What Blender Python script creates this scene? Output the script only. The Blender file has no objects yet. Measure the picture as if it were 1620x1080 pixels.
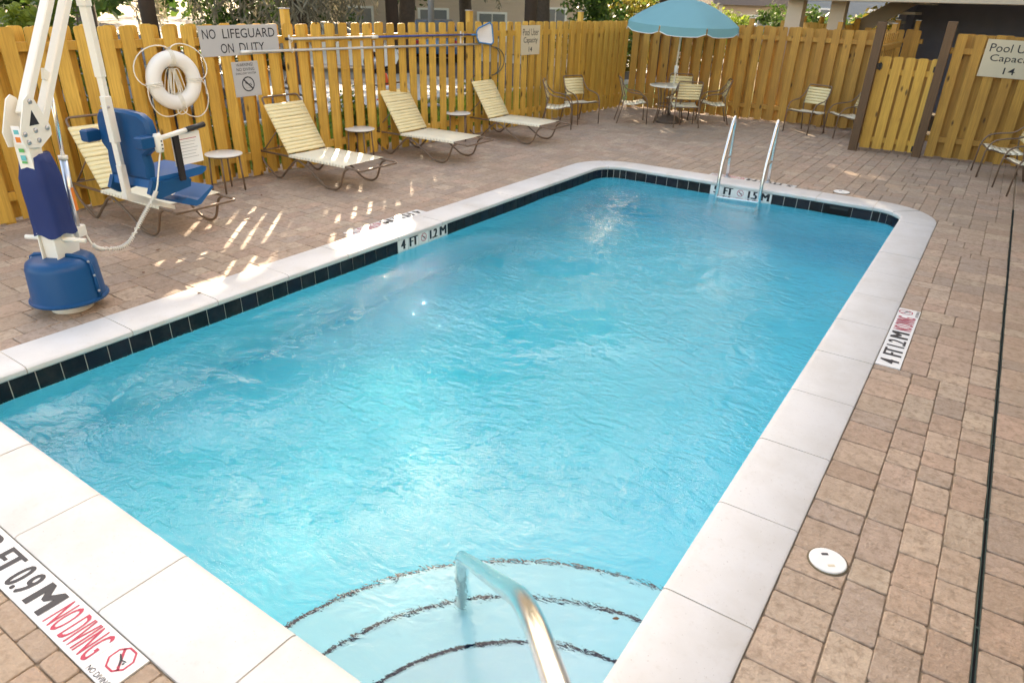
import bpy, math, random
import numpy as np
from mathutils import Vector, Matrix
random.seed(7)
rng = np.random.default_rng(11)
SC = bpy.context.scene
COL = SC.collection
PI = math.pi
def V(*a): return Vector(a)

# ------------------------------------------------------------------ camera
CAM = V(4.6855, -1.064, 2.1787)
YAW, PITCH, ROLL, FPX = 0.5862, 0.4619, 0.0295, 1084.1
fw = V(-math.sin(YAW)*math.cos(PITCH), math.cos(YAW)*math.cos(PITCH), -math.sin(PITCH))
rt0 = V(math.cos(YAW), math.sin(YAW), 0)
up0 = rt0.cross(fw)
rt = math.cos(ROLL)*rt0 + math.sin(ROLL)*up0
up = -math.sin(ROLL)*rt0 + math.cos(ROLL)*up0
cd = bpy.data.cameras.new('camera')
cam = bpy.data.objects.new('camera', cd); COL.objects.link(cam)
m = Matrix((rt, up, -fw)).transposed().to_4x4(); m.translation = CAM
cam.matrix_world = m
cd.sensor_width = 36.0; cd.lens = FPX/1620*36.0
cd.clip_start = 0.05; cd.clip_end = 1000
cd.dof.use_dof = True; cd.dof.focus_distance = 4.8; cd.dof.aperture_fstop = 3.2
SC.camera = cam

# ------------------------------------------------------------------ sky, sun, exposure
SUN_AZ, SUN_EL = math.radians(132), math.radians(24.5)
sdir = V(math.cos(SUN_AZ)*math.cos(SUN_EL), math.sin(SUN_AZ)*math.cos(SUN_EL), math.sin(SUN_EL))
w = bpy.data.worlds.new('World'); SC.world = w; w.use_nodes = True
nt = w.node_tree
sky = nt.nodes.new('ShaderNodeTexSky'); sky.sky_type = 'NISHITA'; sky.sun_disc = False
sky.sun_elevation = SUN_EL
sky.sun_rotation = math.radians(90) - SUN_AZ
sky.air_density = 1.0; sky.dust_density = 3.0; sky.ozone_density = 0.6
bg = nt.nodes['Background']; bg.inputs['Strength'].default_value = 0.15
nt.links.new(sky.outputs[0], bg.inputs[0])
sl = bpy.data.lights.new('sun', 'SUN'); sl.energy = 4.0; sl.angle = math.radians(0.5); sl.color = (1, .93, .82)
so = bpy.data.objects.new('sun', sl); COL.objects.link(so)
so.rotation_euler = sdir.to_track_quat('Z', 'Y').to_euler(); so.location = (-20, 20, 20)
vs = SC.view_settings
SC.display_settings.display_device = 'sRGB'
vs.view_transform = 'Standard'; vs.look = 'None'; vs.gamma = 1; vs.use_curve_mapping = False
vs.exposure = 2.46
vs.use_white_balance = True; vs.white_balance_temperature = 8250; vs.white_balance_tint = 12
cy = SC.cycles
cy.use_denoising = True
cy.max_bounces = 14; cy.diffuse_bounces = 5; cy.glossy_bounces = 4; cy.transmission_bounces = 8
cy.transparent_max_bounces = 8; cy.volume_bounces = 0
cy.sample_clamp_indirect = 6.0; cy.blur_glossy = 0.6
cy.caustics_reflective = True; cy.caustics_refractive = True

# ------------------------------------------------------------------ materials
MAT = {}
class N:
    def __init__(s, name):
        s.m = bpy.data.materials.new(name); s.m.use_nodes = True; s.t = s.m.node_tree
        s.b = s.t.nodes['Principled BSDF']; s.out = s.t.nodes['Material Output']; MAT[name] = s.m
    def n(s, typ, **kw):
        x = s.t.nodes.new('ShaderNode'+typ)
        for k, v in kw.items():
            if k.startswith('i_'):
                key = k[2:]; key = int(key) if key.isdigit() else key.replace('_', ' ')
                x.inputs[key].default_value = v
            else: setattr(x, k, v)
        return x
    def l(s, a, b): s.t.links.new(a, b)
    def mix(s, fac, a, b, mode='MIX'):
        x = s.n('Mix', data_type='RGBA', blend_type=mode)
        for sock, v in ((x.inputs[0], fac), (x.inputs[6], a), (x.inputs[7], b)):
            if hasattr(v, 'is_output'): s.l(v, sock)
            elif isinstance(v, (int, float)): sock.default_value = v
            else: sock.default_value = (*v, 1)
        return x.outputs[2]
    def ramp(s, val, pts):
        r = s.n('ValToRGB'); e = r.color_ramp.elements
        while len(e) < len(pts): e.new(.5)
        for q, (p_, c) in zip(e, pts): q.position = p_; q.color = (c, c, c, 1) if isinstance(c, (int, float)) else (*c, 1)
        s.l(val, r.inputs[0]); return r.outputs[0]
    def bump(s, h, strength=.3, dist=.01):
        b = s.n('Bump', i_Strength=strength, i_Distance=dist); s.l(h, b.inputs['Height']); s.l(b.outputs[0], s.b.inputs['Normal']); return b
    def coord(s, kind='Object', scale=(1, 1, 1), rnd=0):
        tc = s.n('TexCoord'); mp = s.n('Mapping'); mp.inputs['Scale'].default_value = scale
        s.l(tc.outputs[kind], mp.inputs[0])
        if rnd:
            oi = s.n('ObjectInfo'); mu = s.n('Math', operation='MULTIPLY'); mu.inputs[1].default_value = rnd
            s.l(oi.outputs['Random'], mu.inputs[0]); cb = s.n('CombineXYZ')
            for i in range(3): s.l(mu.outputs[0], cb.inputs[i])
            s.l(cb.outputs[0], mp.inputs['Location'])
        return mp.outputs[0]
    def noise(s, co, scale, detail=3, rough=.55):
        x = s.n('TexNoise', i_Scale=scale, i_Detail=detail, i_Roughness=rough); s.l(co, x.inputs['Vector']); return x.outputs[0]

def simple(name, col, rough=.5, metal=0, var=.06, scale=8, bump=0, spec=.5, coat=0):
    k = N(name); co = k.coord('Object')
    nz = k.noise(co, scale, 4)
    c0 = tuple(max(0, c*(1-var)) for c in col); c1 = tuple(min(1, c*(1+var)) for c in col)
    k.l(k.mix(nz, c0, c1), k.b.inputs['Base Color'])
    k.b.inputs['Roughness'].default_value = rough; k.b.inputs['Metallic'].default_value = metal
    k.b.inputs['Specular IOR Level'].default_value = spec; k.b.inputs['Coat Weight'].default_value = coat
    if bump: k.bump(k.noise(co, scale*6, 3), bump, .004)
    return k

def wood(name, c0, c1, c2, rough=.6):
    k = N(name)
    co = k.coord('Object', (1, 1, 1), 37.0)
    st = k.n('Mapping'); st.inputs['Scale'].default_value = (34, 34, 1.5); k.l(co, st.inputs[0])
    wob = k.noise(co, 2.2, 2); grain = k.n('TexNoise', i_Scale=1.6, i_Detail=5, i_Roughness=.6, i_Distortion=.6); k.l(st.outputs[0], grain.inputs['Vector'])
    oi = k.n('ObjectInfo')
    base = k.mix(oi.outputs['Random'], c0, c1)
    g = k.ramp(grain.outputs[0], [(.38, 0), (.60, 1)])
    col = k.mix(g, base, k.mix(.42, base, c2), 'MIX')
    col = k.mix(k.ramp(wob, [(.4, 0.), (.75, .35)]), col, c2)
    # knots
    kn = k.n('Mapping'); kn.inputs['Scale'].default_value = (7, 7, 2.7); k.l(co, kn.inputs[0])
    vo = k.n('TexVoronoi', i_Scale=1.0); k.l(kn.outputs[0], vo.inputs['Vector'])
    km = k.ramp(vo.outputs['Distance'], [(.07, 1), (.17, 0)])
    wn = k.n('TexWhiteNoise', noise_dimensions='3D'); k.l(vo.outputs['Position'], wn.inputs['Vector'])
    gt = k.n('Math', operation='GREATER_THAN'); gt.inputs[1].default_value = .35; k.l(wn.outputs['Value'], gt.inputs[0])
    mu = k.n('Math', operation='MULTIPLY'); k.l(km, mu.inputs[0]); k.l(gt.outputs[0], mu.inputs[1])
    col = k.mix(mu.outputs[0], col, tuple(c*.35 for c in c2))
    k.l(col, k.b.inputs['Base Color']); k.b.inputs['Roughness'].default_value = rough
    k.bump(grain.outputs[0], .2, .003)
    return k
wood('cedar', (.80, .49, .095), (.58, .325, .05), (.36, .175, .025))
wood('cedar_shade', (.60, .325, .058), (.48, .245, .042), (.26, .12, .022))  # darker copy of cedar; the weaker light on these fences put into the colour
wood('dark_post', (.16, .085, .035), (.13, .07, .03), (.07, .035, .016))

k = N('paver'); at_ = k.n('Attribute', attribute_name='tint'); co = k.coord('Object')
n1 = k.noise(co, 9, 5); n2 = k.noise(co, 55, 3); n3 = k.noise(co, .55, 3)
c = k.mix(k.ramp(n1, [(.3, 0), (.7, 1)]), at_.outputs['Color'], k.mix(.5, at_.outputs['Color'], (.29, .21, .15)))
c = k.mix(k.ramp(n2, [(.52, 0), (.72, .4)]), c, (.50, .41, .31))
n5 = k.noise(co, 22, 4, .7); c = k.mix(k.ramp(n5, [(.35, .55), (.52, 0)]), c, (.20, .135, .085))
c = k.mix(k.ramp(n3, [(.42, 0), (.68, .4)]), c, (.33, .235, .155))
k.l(c, k.b.inputs['Base Color']); k.b.inputs['Roughness'].default_value = .75
ad = k.n('Math', operation='ADD'); k.l(n1, ad.inputs[0]); k.l(n2, ad.inputs[1]); k.bump(ad.outputs[0], .7, .010)

k = simple('joint_sand', (.31, .23, .15), .95, var=.4, scale=30, bump=.5)
k = N('coping'); co = k.coord('Object'); n1 = k.noise(co, 3, 5); n2 = k.noise(co, 40, 3)
c = k.mix(k.ramp(n1, [(.4, 0), (.75, 1)]), (.675, .655, .625), (.60, .57, .525))
c = k.mix(k.ramp(n2, [(.58, 0), (.8, .3)]), c, (.50, .44, .37))
n4 = k.noise(co, .9, 6, .7); c = k.mix(k.ramp(n4, [(.50, 0), (.70, .4)]), c, (.50, .45, .38))
sp = k.noise(co, 130, 1); c = k.mix(k.ramp(sp, [(.76, 0), (.785, .7)]), c, (.22, .16, .12))
k.l(c, k.b.inputs['Base Color']); k.b.inputs['Roughness'].default_value = .55; k.bump(n2, .12, .004)
simple('coping_grout', (.58, .50, .40), .9, var=.25, scale=20)
k = N('black_tile'); co = k.coord('Object'); n1 = k.noise(co, 7, 5, .65); oi = k.n('ObjectInfo')
c = k.mix(k.ramp(n1, [(.42, 0), (.68, 1)]), (.006, .007, .010), (.030, .028, .028))
c = k.mix(k.ramp(oi.outputs['Random'], [(.3, 0), (1, .5)]), c, (.012, .016, .034))
k.l(c, k.b.inputs['Base Color']); k.b.inputs['Roughness'].default_value = .38; k.b.inputs['Specular IOR Level'].default_value = .25; k.bump(n1, .25, .01)
simple('white_tile', (.80, .79, .76), .25, var=.04)
simple('grout_white', (.70, .68, .63), .85, var=.1, scale=15)
simple('plaster', (.12, .785, .885), .8, var=.05, scale=2.5, bump=.15)
simple('step_plaster', (.90, .91, .93), .8, var=.04, scale=3)
simple('trim_tile', (.002, .006, .030), .6, var=.3, spec=.1)
simple('ink_black', (.012, .012, .018), .5)
simple('ink_red', (.45, .02, .06), .5)
simple('stainless', (.80, .80, .79), .27, 1.0, var=.05, scale=12)
simple('dull_steel', (.45, .45, .46), .38, 1.0)
simple('bronze_tube', (.20, .135, .09), .42, .25, var=.08)
simple('vinyl_cream', (.86, .72, .40), .38, var=.04)
simple('vinyl_pale', (.86, .79, .60), .35, var=.04)
simple('table_white', (.82, .80, .74), .16, var=.04, scale=5)
simple('lift_white', (.80, .765, .68), .32, var=.03)
simple('lift_blue', (.002, .068, .19), .38, var=.12, scale=3, bump=.05, spec=.3)
simple('seat_blue', (.003, .10, .29), .4, var=.08, scale=3, spec=.3)
simple('cover_navy', (.004, .020, .115), .7, var=.12, scale=4, bump=.2)
simple('black_plastic', (.012, .012, .013), .45)
simple('strap_black', (.018, .014, .012), .85)
simple('paper', (.84, .82, .80), .7)
simple('alu_tube', (.62, .64, .66), .28, .9)
simple('orange_label', (.80, .20, .02), .5)
simple('green_label', (.10, .42, .12), .5)
simple('teal_label', (.10, .45, .48), .5)
simple('ring_white', (.83, .80, .74), .45, var=.05, scale=6)
simple('rope_white', (.80, .76, .66), .85, var=.1, scale=40)
simple('sign_grey', (.47, .465, .455), .4, var=.03)
simple('sign_beige', (.62, .54, .38), .5, var=.04)
simple('pole_grey', (.52, .50, .46), .4, .3)
simple('pole_blue', (.045, .075, .26), .35, .2)
simple('net_blue', (.02, .19, .42), .4)
simple('net_mesh', (.80, .77, .72), .9, var=.08, scale=60)
simple('hose_dark', (.05, .07, .07), .5)
k = simple('umbrella_fabric', (.21, .49, .55), .8, var=.07, scale=3)
tr = k.n('BsdfTranslucent'); tr.inputs[0].default_value = (.20, .48, .54, 1); ms = k.n('MixShader'); ms.inputs[0].default_value = .35
k.l(k.b.outputs[0], ms.inputs[1]); k.l(tr.outputs[0], ms.inputs[2]); k.l(ms.outputs[0], k.out.inputs[0])
simple('umbrella_trim', (.80, .80, .78), .7)
simple('umbrella_pole', (.75, .66, .52), .45)
simple('stand_brown', (.10, .07, .05), .6, var=.2)
simple('lid_white', (.80, .78, .74), .5, var=.05, scale=10)
simple('drain_green', (.03, .06, .05), .5)
simple('void_black', (.004, .004, .004), .9)
simple('asphalt', (.055, .058, .068), .9, var=.25, scale=6, bump=.3)
simple('line_white', (.75, .75, .72), .8, var=.1)
simple('concrete', (.50, .48, .44), .9, var=.12, scale=3)
simple('soil', (.16, .12, .07), .95, var=.3, scale=2)
simple('grass_soil', (.14, .20, .035), .95, var=.35, scale=5, bump=.5)
simple('siding_tan', (.60, .48, .39), .75, var=.05)
simple('siding_blue', (.30, .34, .40), .75, var=.05)
simple('trim_white', (.80, .79, .76), .6)
simple('window_glass', (.22, .23, .24), .06, var=.1)
simple('roof_shingle', (.09, .07, .06), .9, var=.3, scale=20)
simple('stucco_beige', (.55, .48, .38), .85, var=.06, scale=12, bump=.2)
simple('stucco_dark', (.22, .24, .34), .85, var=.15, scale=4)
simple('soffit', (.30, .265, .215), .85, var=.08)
simple('bark', (.085, .062, .045), .95, var=.45, scale=14, bump=.8)
simple('post_brown', (.055, .036, .025), .9, var=.3, scale=9)
simple('lamp_steel', (.24, .25, .27), .5, .6)
simple('rubber', (.015, .015, .015), .8)
for nm, c in (('car_blue', (.03, .14, .30)), ('car_white', (.75, .75, .74)), ('car_grey', (.12, .13, .15))): simple(nm, c, .25, coat=.8, var=.02)
simple('red_orange', (.75, .08, .02), .4)
simple('dead_leaf', (.16, .055, .02), .8, var=.4)
def leaf(name, c0, c1, tl=.35):
    k = N(name); at_ = k.n('Attribute', attribute_name='tint')
    c = k.mix(at_.outputs['Fac'], c0, c1)
    k.l(c, k.b.inputs['Base Color']); k.b.inputs['Roughness'].default_value = .5; k.b.inputs['Specular IOR Level'].default_value = .3
    tr = k.n('BsdfTranslucent'); k.l(c, tr.inputs[0]); ms = k.n('MixShader'); ms.inputs[0].default_value = tl
    k.l(k.b.outputs[0], ms.inputs[1]); k.l(tr.outputs[0], ms.inputs[2]); k.l(ms.outputs[0], k.out.inputs[0])
leaf('oak_leaf', (.035, .065, .014), (.12, .17, .035)); leaf('shrub_leaf', (.05, .095, .015), (.22, .28, .04), .45)
leaf('hedge_leaf', (.025, .06, .012), (.08, .14, .025)); leaf('moss', (.14, .125, .085), (.30, .27, .19), .45)
leaf('yellow_leaf', (.10, .12, .02), (.34, .27, .05), .35); leaf('grass', (.09, .17, .015), (.28, .36, .04), .45)

# water
k = N('water'); k.t.nodes.remove(k.b)
g = k.n('BsdfGlass', i_IOR=1.33, i_Roughness=0.0); g.inputs['Color'].default_value = (1, 1, 1, 1)
co = k.coord('Object'); wd = k.n('Mapping'); wd.inputs['Scale'].default_value = (1, 1.6, 1); wd.inputs['Rotation'].default_value = (0, 0, .6); k.l(co, wd.inputs[0])
a = k.n('TexNoise', i_Scale=6.0, i_Detail=3.0, i_Roughness=.5, i_Distortion=1.2); k.l(wd.outputs[0], a.inputs['Vector'])
b_ = k.n('TexNoise', i_Scale=34.0, i_Detail=2.0, i_Roughness=.5, i_Distortion=.6); k.l(wd.outputs[0], b_.inputs['Vector'])
m1 = k.n('Math', operation='MULTIPLY_ADD'); m1.inputs[1].default_value = .28; k.l(b_.outputs[0], m1.inputs[0]); k.l(a.outputs[0], m1.inputs[2])
tcw = k.n('TexCoord'); sx_ = k.n('SeparateXYZ'); k.l(tcw.outputs['Object'], sx_.inputs[0]); dv = k.n('VectorMath', operation='DISTANCE'); k.l(tcw.outputs['Object'], dv.inputs[0]); dv.inputs[1].default_value = (4.09, 0, -.16)
mr0 = k.n('MapRange'); mr0.inputs[1].default_value = 1.45; mr0.inputs[2].default_value = 2.3; mr0.inputs[3].default_value = .24; mr0.inputs[4].default_value = 1.1; k.l(dv.outputs['Value'], mr0.inputs[0])
pn = k.noise(tcw.outputs['Object'], 1.1, 3); pr_ = k.ramp(pn, [(.38, .40), (.62, 1.35)]); mr = k.n('Math', operation='MULTIPLY'); k.l(mr0.outputs[0], mr.inputs[0]); k.l(pr_, mr.inputs[1])
bp = k.n('Bump', i_Distance=.016); k.l(mr.outputs[0], bp.inputs['Strength']); k.l(m1.outputs[0], bp.inputs['Height']); k.l(bp.outputs[0], g.inputs['Normal'])
va = k.n('VolumeAbsorption', i_Density=1.0); va.inputs['Color'].default_value = (0.55, .960, .980, 1)
k.l(g.outputs[0], k.out.inputs['Surface']); k.l(va.outputs[0], k.out.inputs['Volume'])

# ------------------------------------------------------------------ mesh helpers
class MB:
    def __init__(s): s.v = []; s.f = []
    def add(s, vs, fs):
        o = len(s.v); s.v += [tuple(v) for v in vs]; s.f += [tuple(i+o for i in f) for f in fs]; return s
    def box(s, c, d, rot=None, ch=0):
        x, y, z = d[0]/2, d[1]/2, d[2]/2
        if ch:
            vs = []
            for sz, ins in ((-z, ch), (-z+ch, 0), (z-ch, 0), (z, ch)):
                for sx, sy in ((-1, -1), (1, -1), (1, 1), (-1, 1)): vs.append(V(sx*(x-ins), sy*(y-ins), sz))
            fs = [(3, 2, 1, 0), (12, 13, 14, 15)]
            for k in range(3):
                for i in range(4): j = (i+1) % 4; fs.append((k*4+i, k*4+j, k*4+4+j, k*4+4+i))
        else:
            vs = [V(sx*x, sy*y, sz*z) for sz in (-1, 1) for sx, sy in ((-1, -1), (1, -1), (1, 1), (-1, 1))]
            fs = [(3, 2, 1, 0), (4, 5, 6, 7)]+[(i, (i+1) % 4, 4+(i+1) % 4, 4+i) for i in range(4)]
        if rot is not None: vs = [rot @ v for v in vs]
        return s.add([v+Vector(c) for v in vs], fs)
    def tube(s, pts, r, n=8, caps=True, closed=False):
        pts = [Vector(p) for p in pts]; L = len(pts)
        rs = r if isinstance(r, (list, tuple)) else [r]*L
        rings = []; pn = None
        for i, p in enumerate(pts):
            if closed: t = pts[(i+1) % L]-pts[i-1]
            else: t = (pts[min(i+1, L-1)]-pts[max(i-1, 0)])
            t.normalize()
            if pn is None:
                a = V(0, 0, 1) if abs(t.z) < .9 else V(1, 0, 0); nn = t.cross(a).normalized()
            else:
                nn = (pn-t*pn.dot(t))
                nn = nn.normalized() if nn.length > 1e-6 else pn
            pn = nn; bb = t.cross(nn)
            rings.append([p+rs[i]*(math.cos(2*PI*k/n)*nn+math.sin(2*PI*k/n)*bb) for k in range(n)])
        vs = [v for q in rings for v in q]; fs = []
        for i in range(L if closed else L-1):
            a, b = i*n, ((i+1) % L)*n
            for k in range(n): fs.append((a+k, a+(k+1) % n, b+(k+1) % n, b+k))
        if caps and not closed: fs += [tuple(range(n-1, -1, -1)), tuple((L-1)*n+k for k in range(n))]
        return s.add(vs, fs)
    def lathe(s, prof, c=(0, 0, 0), n=24, rot=None):
        vs = []
        for r, z in prof:
            for k in range(n): vs.append(V(r*math.cos(2*PI*k/n), r*math.sin(2*PI*k/n), z))
        fs = []
        for i in range(len(prof)-1):
            for k in range(n): fs.append((i*n+k, i*n+(k+1) % n, (i+1)*n+(k+1) % n, (i+1)*n+k))
        fs += [tuple(range(n-1, -1, -1)), tuple((len(prof)-1)*n+k for k in range(n))]
        if rot is not None: vs = [rot @ v for v in vs]
        return s.add([v+Vector(c) for v in vs], fs)
    def prism(s, poly, org, ux, uy, un, th):
        ux, uy, un, org = Vector(ux), Vector(uy), Vector(un), Vector(org); n = len(poly)
        vs = [org+ux*a+uy*b for a, b in poly]+[org+ux*a+uy*b+un*th for a, b in poly]
        return s.add(vs, [tuple(range(n-1, -1, -1)), tuple(range(n, 2*n))]+[(i, (i+1) % n, n+(i+1) % n, n+i) for i in range(n)])
    def mesh(s, name, smooth=False):
        me = bpy.data.meshes.new(name); me.from_pydata(s.v, [], s.f); me.update()
        if smooth: me.polygons.foreach_set('use_smooth', [True]*len(me.polygons))
        return me
    def obj(s, name, mat, parent=None, smooth=False, fix=True):
        me = s.mesh(name, smooth); o = link(name, me, mat, parent)
        if fix: recalc(me)
        return o
import bmesh
def recalc(me):
    b = bmesh.new(); b.from_mesh(me); bmesh.ops.recalc_face_normals(b, faces=b.faces); b.to_mesh(me); b.free()
def link(name, me, mat=None, parent=None):
    o = bpy.data.objects.new(name, me); COL.objects.link(o)
    if mat and me and not me.materials: me.materials.append(MAT[mat])
    if parent: o.parent = parent
    return o
def tag(o, label=None, cat=None, group=None, kind=None):
    if label: o['label'] = label
    if cat: o['category'] = cat
    if group: o['group'] = group
    if kind: o['kind'] = kind
    return o
def empty(name, loc, rz=0):
    o = bpy.data.objects.new(name, None); COL.objects.link(o); o.location = loc; o.rotation_euler = (0, 0, rz); o.empty_display_size = .1
    return o
def copy_tree(o, parent=None):
    c = o.copy(); COL.objects.link(c)
    if parent: c.parent = parent
    for ch in list(o.children): copy_tree(ch, c)
    return c
def smooth_angle(o, ang=40):
    me = o.data
    me.polygons.foreach_set('use_smooth', [True]*len(me.polygons))
    b = bmesh.new(); b.from_mesh(me)
    for e in b.edges:
        e.smooth = not (len(e.link_faces) == 2 and e.calc_face_angle(0) > math.radians(ang))
    b.to_mesh(me); b.free(); return o
def arc(c, r, a0, a1, n, u, v):
    c, u, v = Vector(c), Vector(u), Vector(v)
    return [c+r*(math.cos(a0+(a1-a0)*i/n)*u+math.sin(a0+(a1-a0)*i/n)*v) for i in range(n+1)]
def fillet(pts, r, n=5):
    pts = [Vector(p) for p in pts]; out = [pts[0]]
    for i in range(1, len(pts)-1):
        a, b, c = pts[i-1], pts[i], pts[i+1]
        rr = r[i] if isinstance(r, (list, tuple)) else r
        d0, d1 = (a-b), (c-b); l = min(rr, d0.length*.48, d1.length*.48)
        p0, p1 = b+d0.normalized()*l, b+d1.normalized()*l
        for k in range(n+1):
            t = k/n; out.append((1-t)**2*p0+2*t*(1-t)*b+t*t*p1)
    out.append(pts[-1]); return out
def text(name, s, mat, parent, org, ux, uy, wd, ht, align='C', lift=.0012, bold=0, fat=0):
    cu = bpy.data.curves.new(name, 'FONT'); cu.body = s; cu.resolution_u = 3; cu.offset = bold
    cu.align_x = 'CENTER'; cu.space_line = .95
    t = bpy.data.objects.new('tmp', cu); COL.objects.link(t)
    bpy.context.view_layer.update()
    me = bpy.data.meshes.new_from_object(t.evaluated_get(bpy.context.evaluated_depsgraph_get()))
    bpy.data.objects.remove(t)
    co = np.empty(len(me.vertices)*3); me.vertices.foreach_get('co', co); co = co.reshape(-1, 3)
    mn, mx = co.min(0), co.max(0); c2 = (co-(mn+mx)/2)
    ux, uy = Vector(ux), Vector(uy); un = ux.cross(uy)
    sx = wd/(mx[0]-mn[0]); sy = ht/(mx[1]-mn[1])
    P = np.array(org)+np.outer(c2[:, 0]*sx, ux)+np.outer(c2[:, 1]*sy, uy)+np.array(un)*lift
    if fat:
        nv = len(P); fs = [tuple(p.vertices) for p in me.polygons]; vs = []; fa = []
        for q, sh in enumerate((-1, -.5, 0, .5, 1)):
            vs += (P+np.array(ux)*fat*sh+np.array(un)*.00012*q).tolist(); fa += [tuple(i+q*nv for i in f) for f in fs]
        me2 = bpy.data.meshes.new(name); me2.from_pydata(vs, [], fa); me2.update(); return link(name, me2, mat, parent)
    me.vertices.foreach_set('co', P.ravel()); me.update(); me.name = name; me.materials.clear()
    return link(name, me, mat, parent)
def no_diving(parent, org, ux, uy, r, ringmat='ink_red', sides=8, lift=.0012):
    ux, uy, org = Vector(ux), Vector(uy), Vector(org); un = ux.cross(uy); org = org+un*lift
    P = lambda a, b: org+ux*a+uy*b
    b = MB(); off = PI/8 if sides == 8 else 0
    o = [P(r*math.cos(2*PI*i/sides+off), r*math.sin(2*PI*i/sides+off)) for i in range(sides)]
    q = [P(.84*r*math.cos(2*PI*i/sides+off), .84*r*math.sin(2*PI*i/sides+off)) for i in range(sides)]
    b.add(o+q, [(i, (i+1) % sides, sides+(i+1) % sides, sides+i) for i in range(sides)])
    s2 = .62*r; t = .07*r
    b.add([P(-s2-t, s2-t), P(-s2+t, s2+t), P(s2+t, -s2+t), P(s2-t, -s2-t)], [(0, 1, 2, 3)])
    b.obj('no_diving_ring', ringmat, parent, fix=False)
    d = MB(); z = un*.0008
    d.add([P(-.5*r, .16*r)+z, P(-.46*r, .26*r)+z, P(.05*r, .06*r)+z, P(.42*r, -.34*r)+z, P(.36*r, -.42*r)+z, P(-.06*r, -.08*r)+z], [(0, 1, 2, 3, 4, 5)])
    d.add([P(.1*r, .02*r)+z, P(.5*r, .12*r)+z, P(.5*r, .05*r)+z, P(.12*r, -.08*r)+z], [(0, 1, 2, 3)])
    hx = [P(.44*r+.09*r*math.cos(i*PI/4), -.12*r+.09*r*math.sin(i*PI/4))+z for i in range(8)]; d.add(hx, [tuple(range(8))])
    for k in range(-3, 4): d.add([P(k*.16*r-.07*r, -.52*r)+z, P(k*.16*r, -.46*r)+z, P(k*.16*r+.07*r, -.52*r)+z, P(k*.16*r, -.50*r)+z], [(0, 1, 2, 3)])
    d.obj('diver_symbol', 'ink_black', parent, fix=False)

# ================================================================== the setting: ground, deck, pool
W, L, CW = 4.089, 8.383, 0.36          # pool inner width and length, coping width
ZW = -0.16                             # water level
DX0, DX1, DY0, DY1 = -3.55, 6.9, -1.7, 14.95
def fl(y): return -1.05-.6*y/L         # pool floor
def project(P):
    d = Vector(P)-CAM; z = d.dot(fw)
    return (810+FPX*d.dot(rt)/z, 540-FPX*d.dot(up)/z, z)

def frame(name, mat, outer, inner, z, kind='structure', parent=None):
    (a0, b0, a1, b1), (c0, d0, c1, d1) = outer, inner
    b = MB(); vs = [(a0, b0, z), (a1, b0, z), (a1, b1, z), (a0, b1, z), (c0, d0, z), (c1, d0, z), (c1, d1, z), (c0, d1, z)]
    b.add(vs, [(0, 1, 5, 4), (1, 2, 6, 5), (2, 3, 7, 6), (3, 0, 4, 7)])
    return tag(b.obj(name, mat, parent, fix=False), kind=kind)
tag(frame('ground', 'soil', (-320, -320, 320, 320), (DX0+.1, DY0+.1, DX1-.1, DY1-.1), -.06), 'bare brown earth around the pool yard')
deck = tag(frame('pavement', 'joint_sand', (DX0, DY0, DX1, DY1), (-CW+.16, -CW+.16, W+CW-.16, L+CW-.16), -.011), 'tumbled tan stone paver deck around the pool')

# outside the fence: turf, kerb, parking asphalt, concrete walk (all sheets a few mm apart)
def sheet(name, mat, pts, z, label):
    b = MB(); b.add([(x, y, z) for x, y in pts], [tuple(range(len(pts)))]); return tag(b.obj(name, mat, fix=False), label, kind='structure')
sheet('grass_verge', 'grass_soil', [(-7.0, -14), (-3.56, -14), (-3.56, 14.96), (3, 14.96), (3, 21), (-4.5, 21), (-6.3, 14)], -.052, 'sunny strip of turf outside the yellow fence')
sheet('parking_lot', 'asphalt', [(-60, -30), (-7.2, -30), (-7.2, -14), (-6.5, 14), (-4.7, 21), (-4.7, 40), (-60, 40)], -.052, 'blue grey asphalt parking lot beyond the fence')
kb = MB(); 
for (x0, y0), (x1, y1) in (((-7.1, -14), (-6.4, 14)), ((-6.4, 14), (-4.6, 21))):
    d = V(x1-x0, y1-y0, 0); n = V(-d.y, d.x, 0).normalized()*.075
    a, b = V(x0, y0, 0), V(x1, y1, 0)
    kb.add([a+n-V(0,0,.05), a-n-V(0,0,.05), b-n-V(0,0,.05), b+n-V(0,0,.05), a+n+V(0,0,.07), a-n+V(0,0,.07), b-n+V(0,0,.07), b+n+V(0,0,.07)],
           [(4, 5, 6, 7), (0, 3, 7, 4), (1, 5, 6, 2), (0, 4, 5, 1), (3, 2, 6, 7)])
tag(kb.obj('kerb', 'concrete'), 'pale concrete kerb between turf and asphalt', kind='structure')
sheet('walkway', 'concrete', [(-17, 12.5), (-7.3, 9.2), (-6.9, 12.6), (-8.6, 16.6), (-15.5, 17)], -.047, 'pale sunlit concrete apron beside the parking lot')
sheet('side_road', 'concrete', [(-19, 22), (-5, 23.5), (-5, 27), (-21, 26)], -.047, 'bright concrete drive far beyond the fence')
for i in range(9):
    y = -3+i*2.7
    sheet('parking_line', 'line_white', [(-11.6, y+1.7-6), (-11.6, y+1.82-6), (-8.0, y+.12-6), (-8.0, y-6)], -.047, 'white painted parking bay line on the asphalt')

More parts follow.
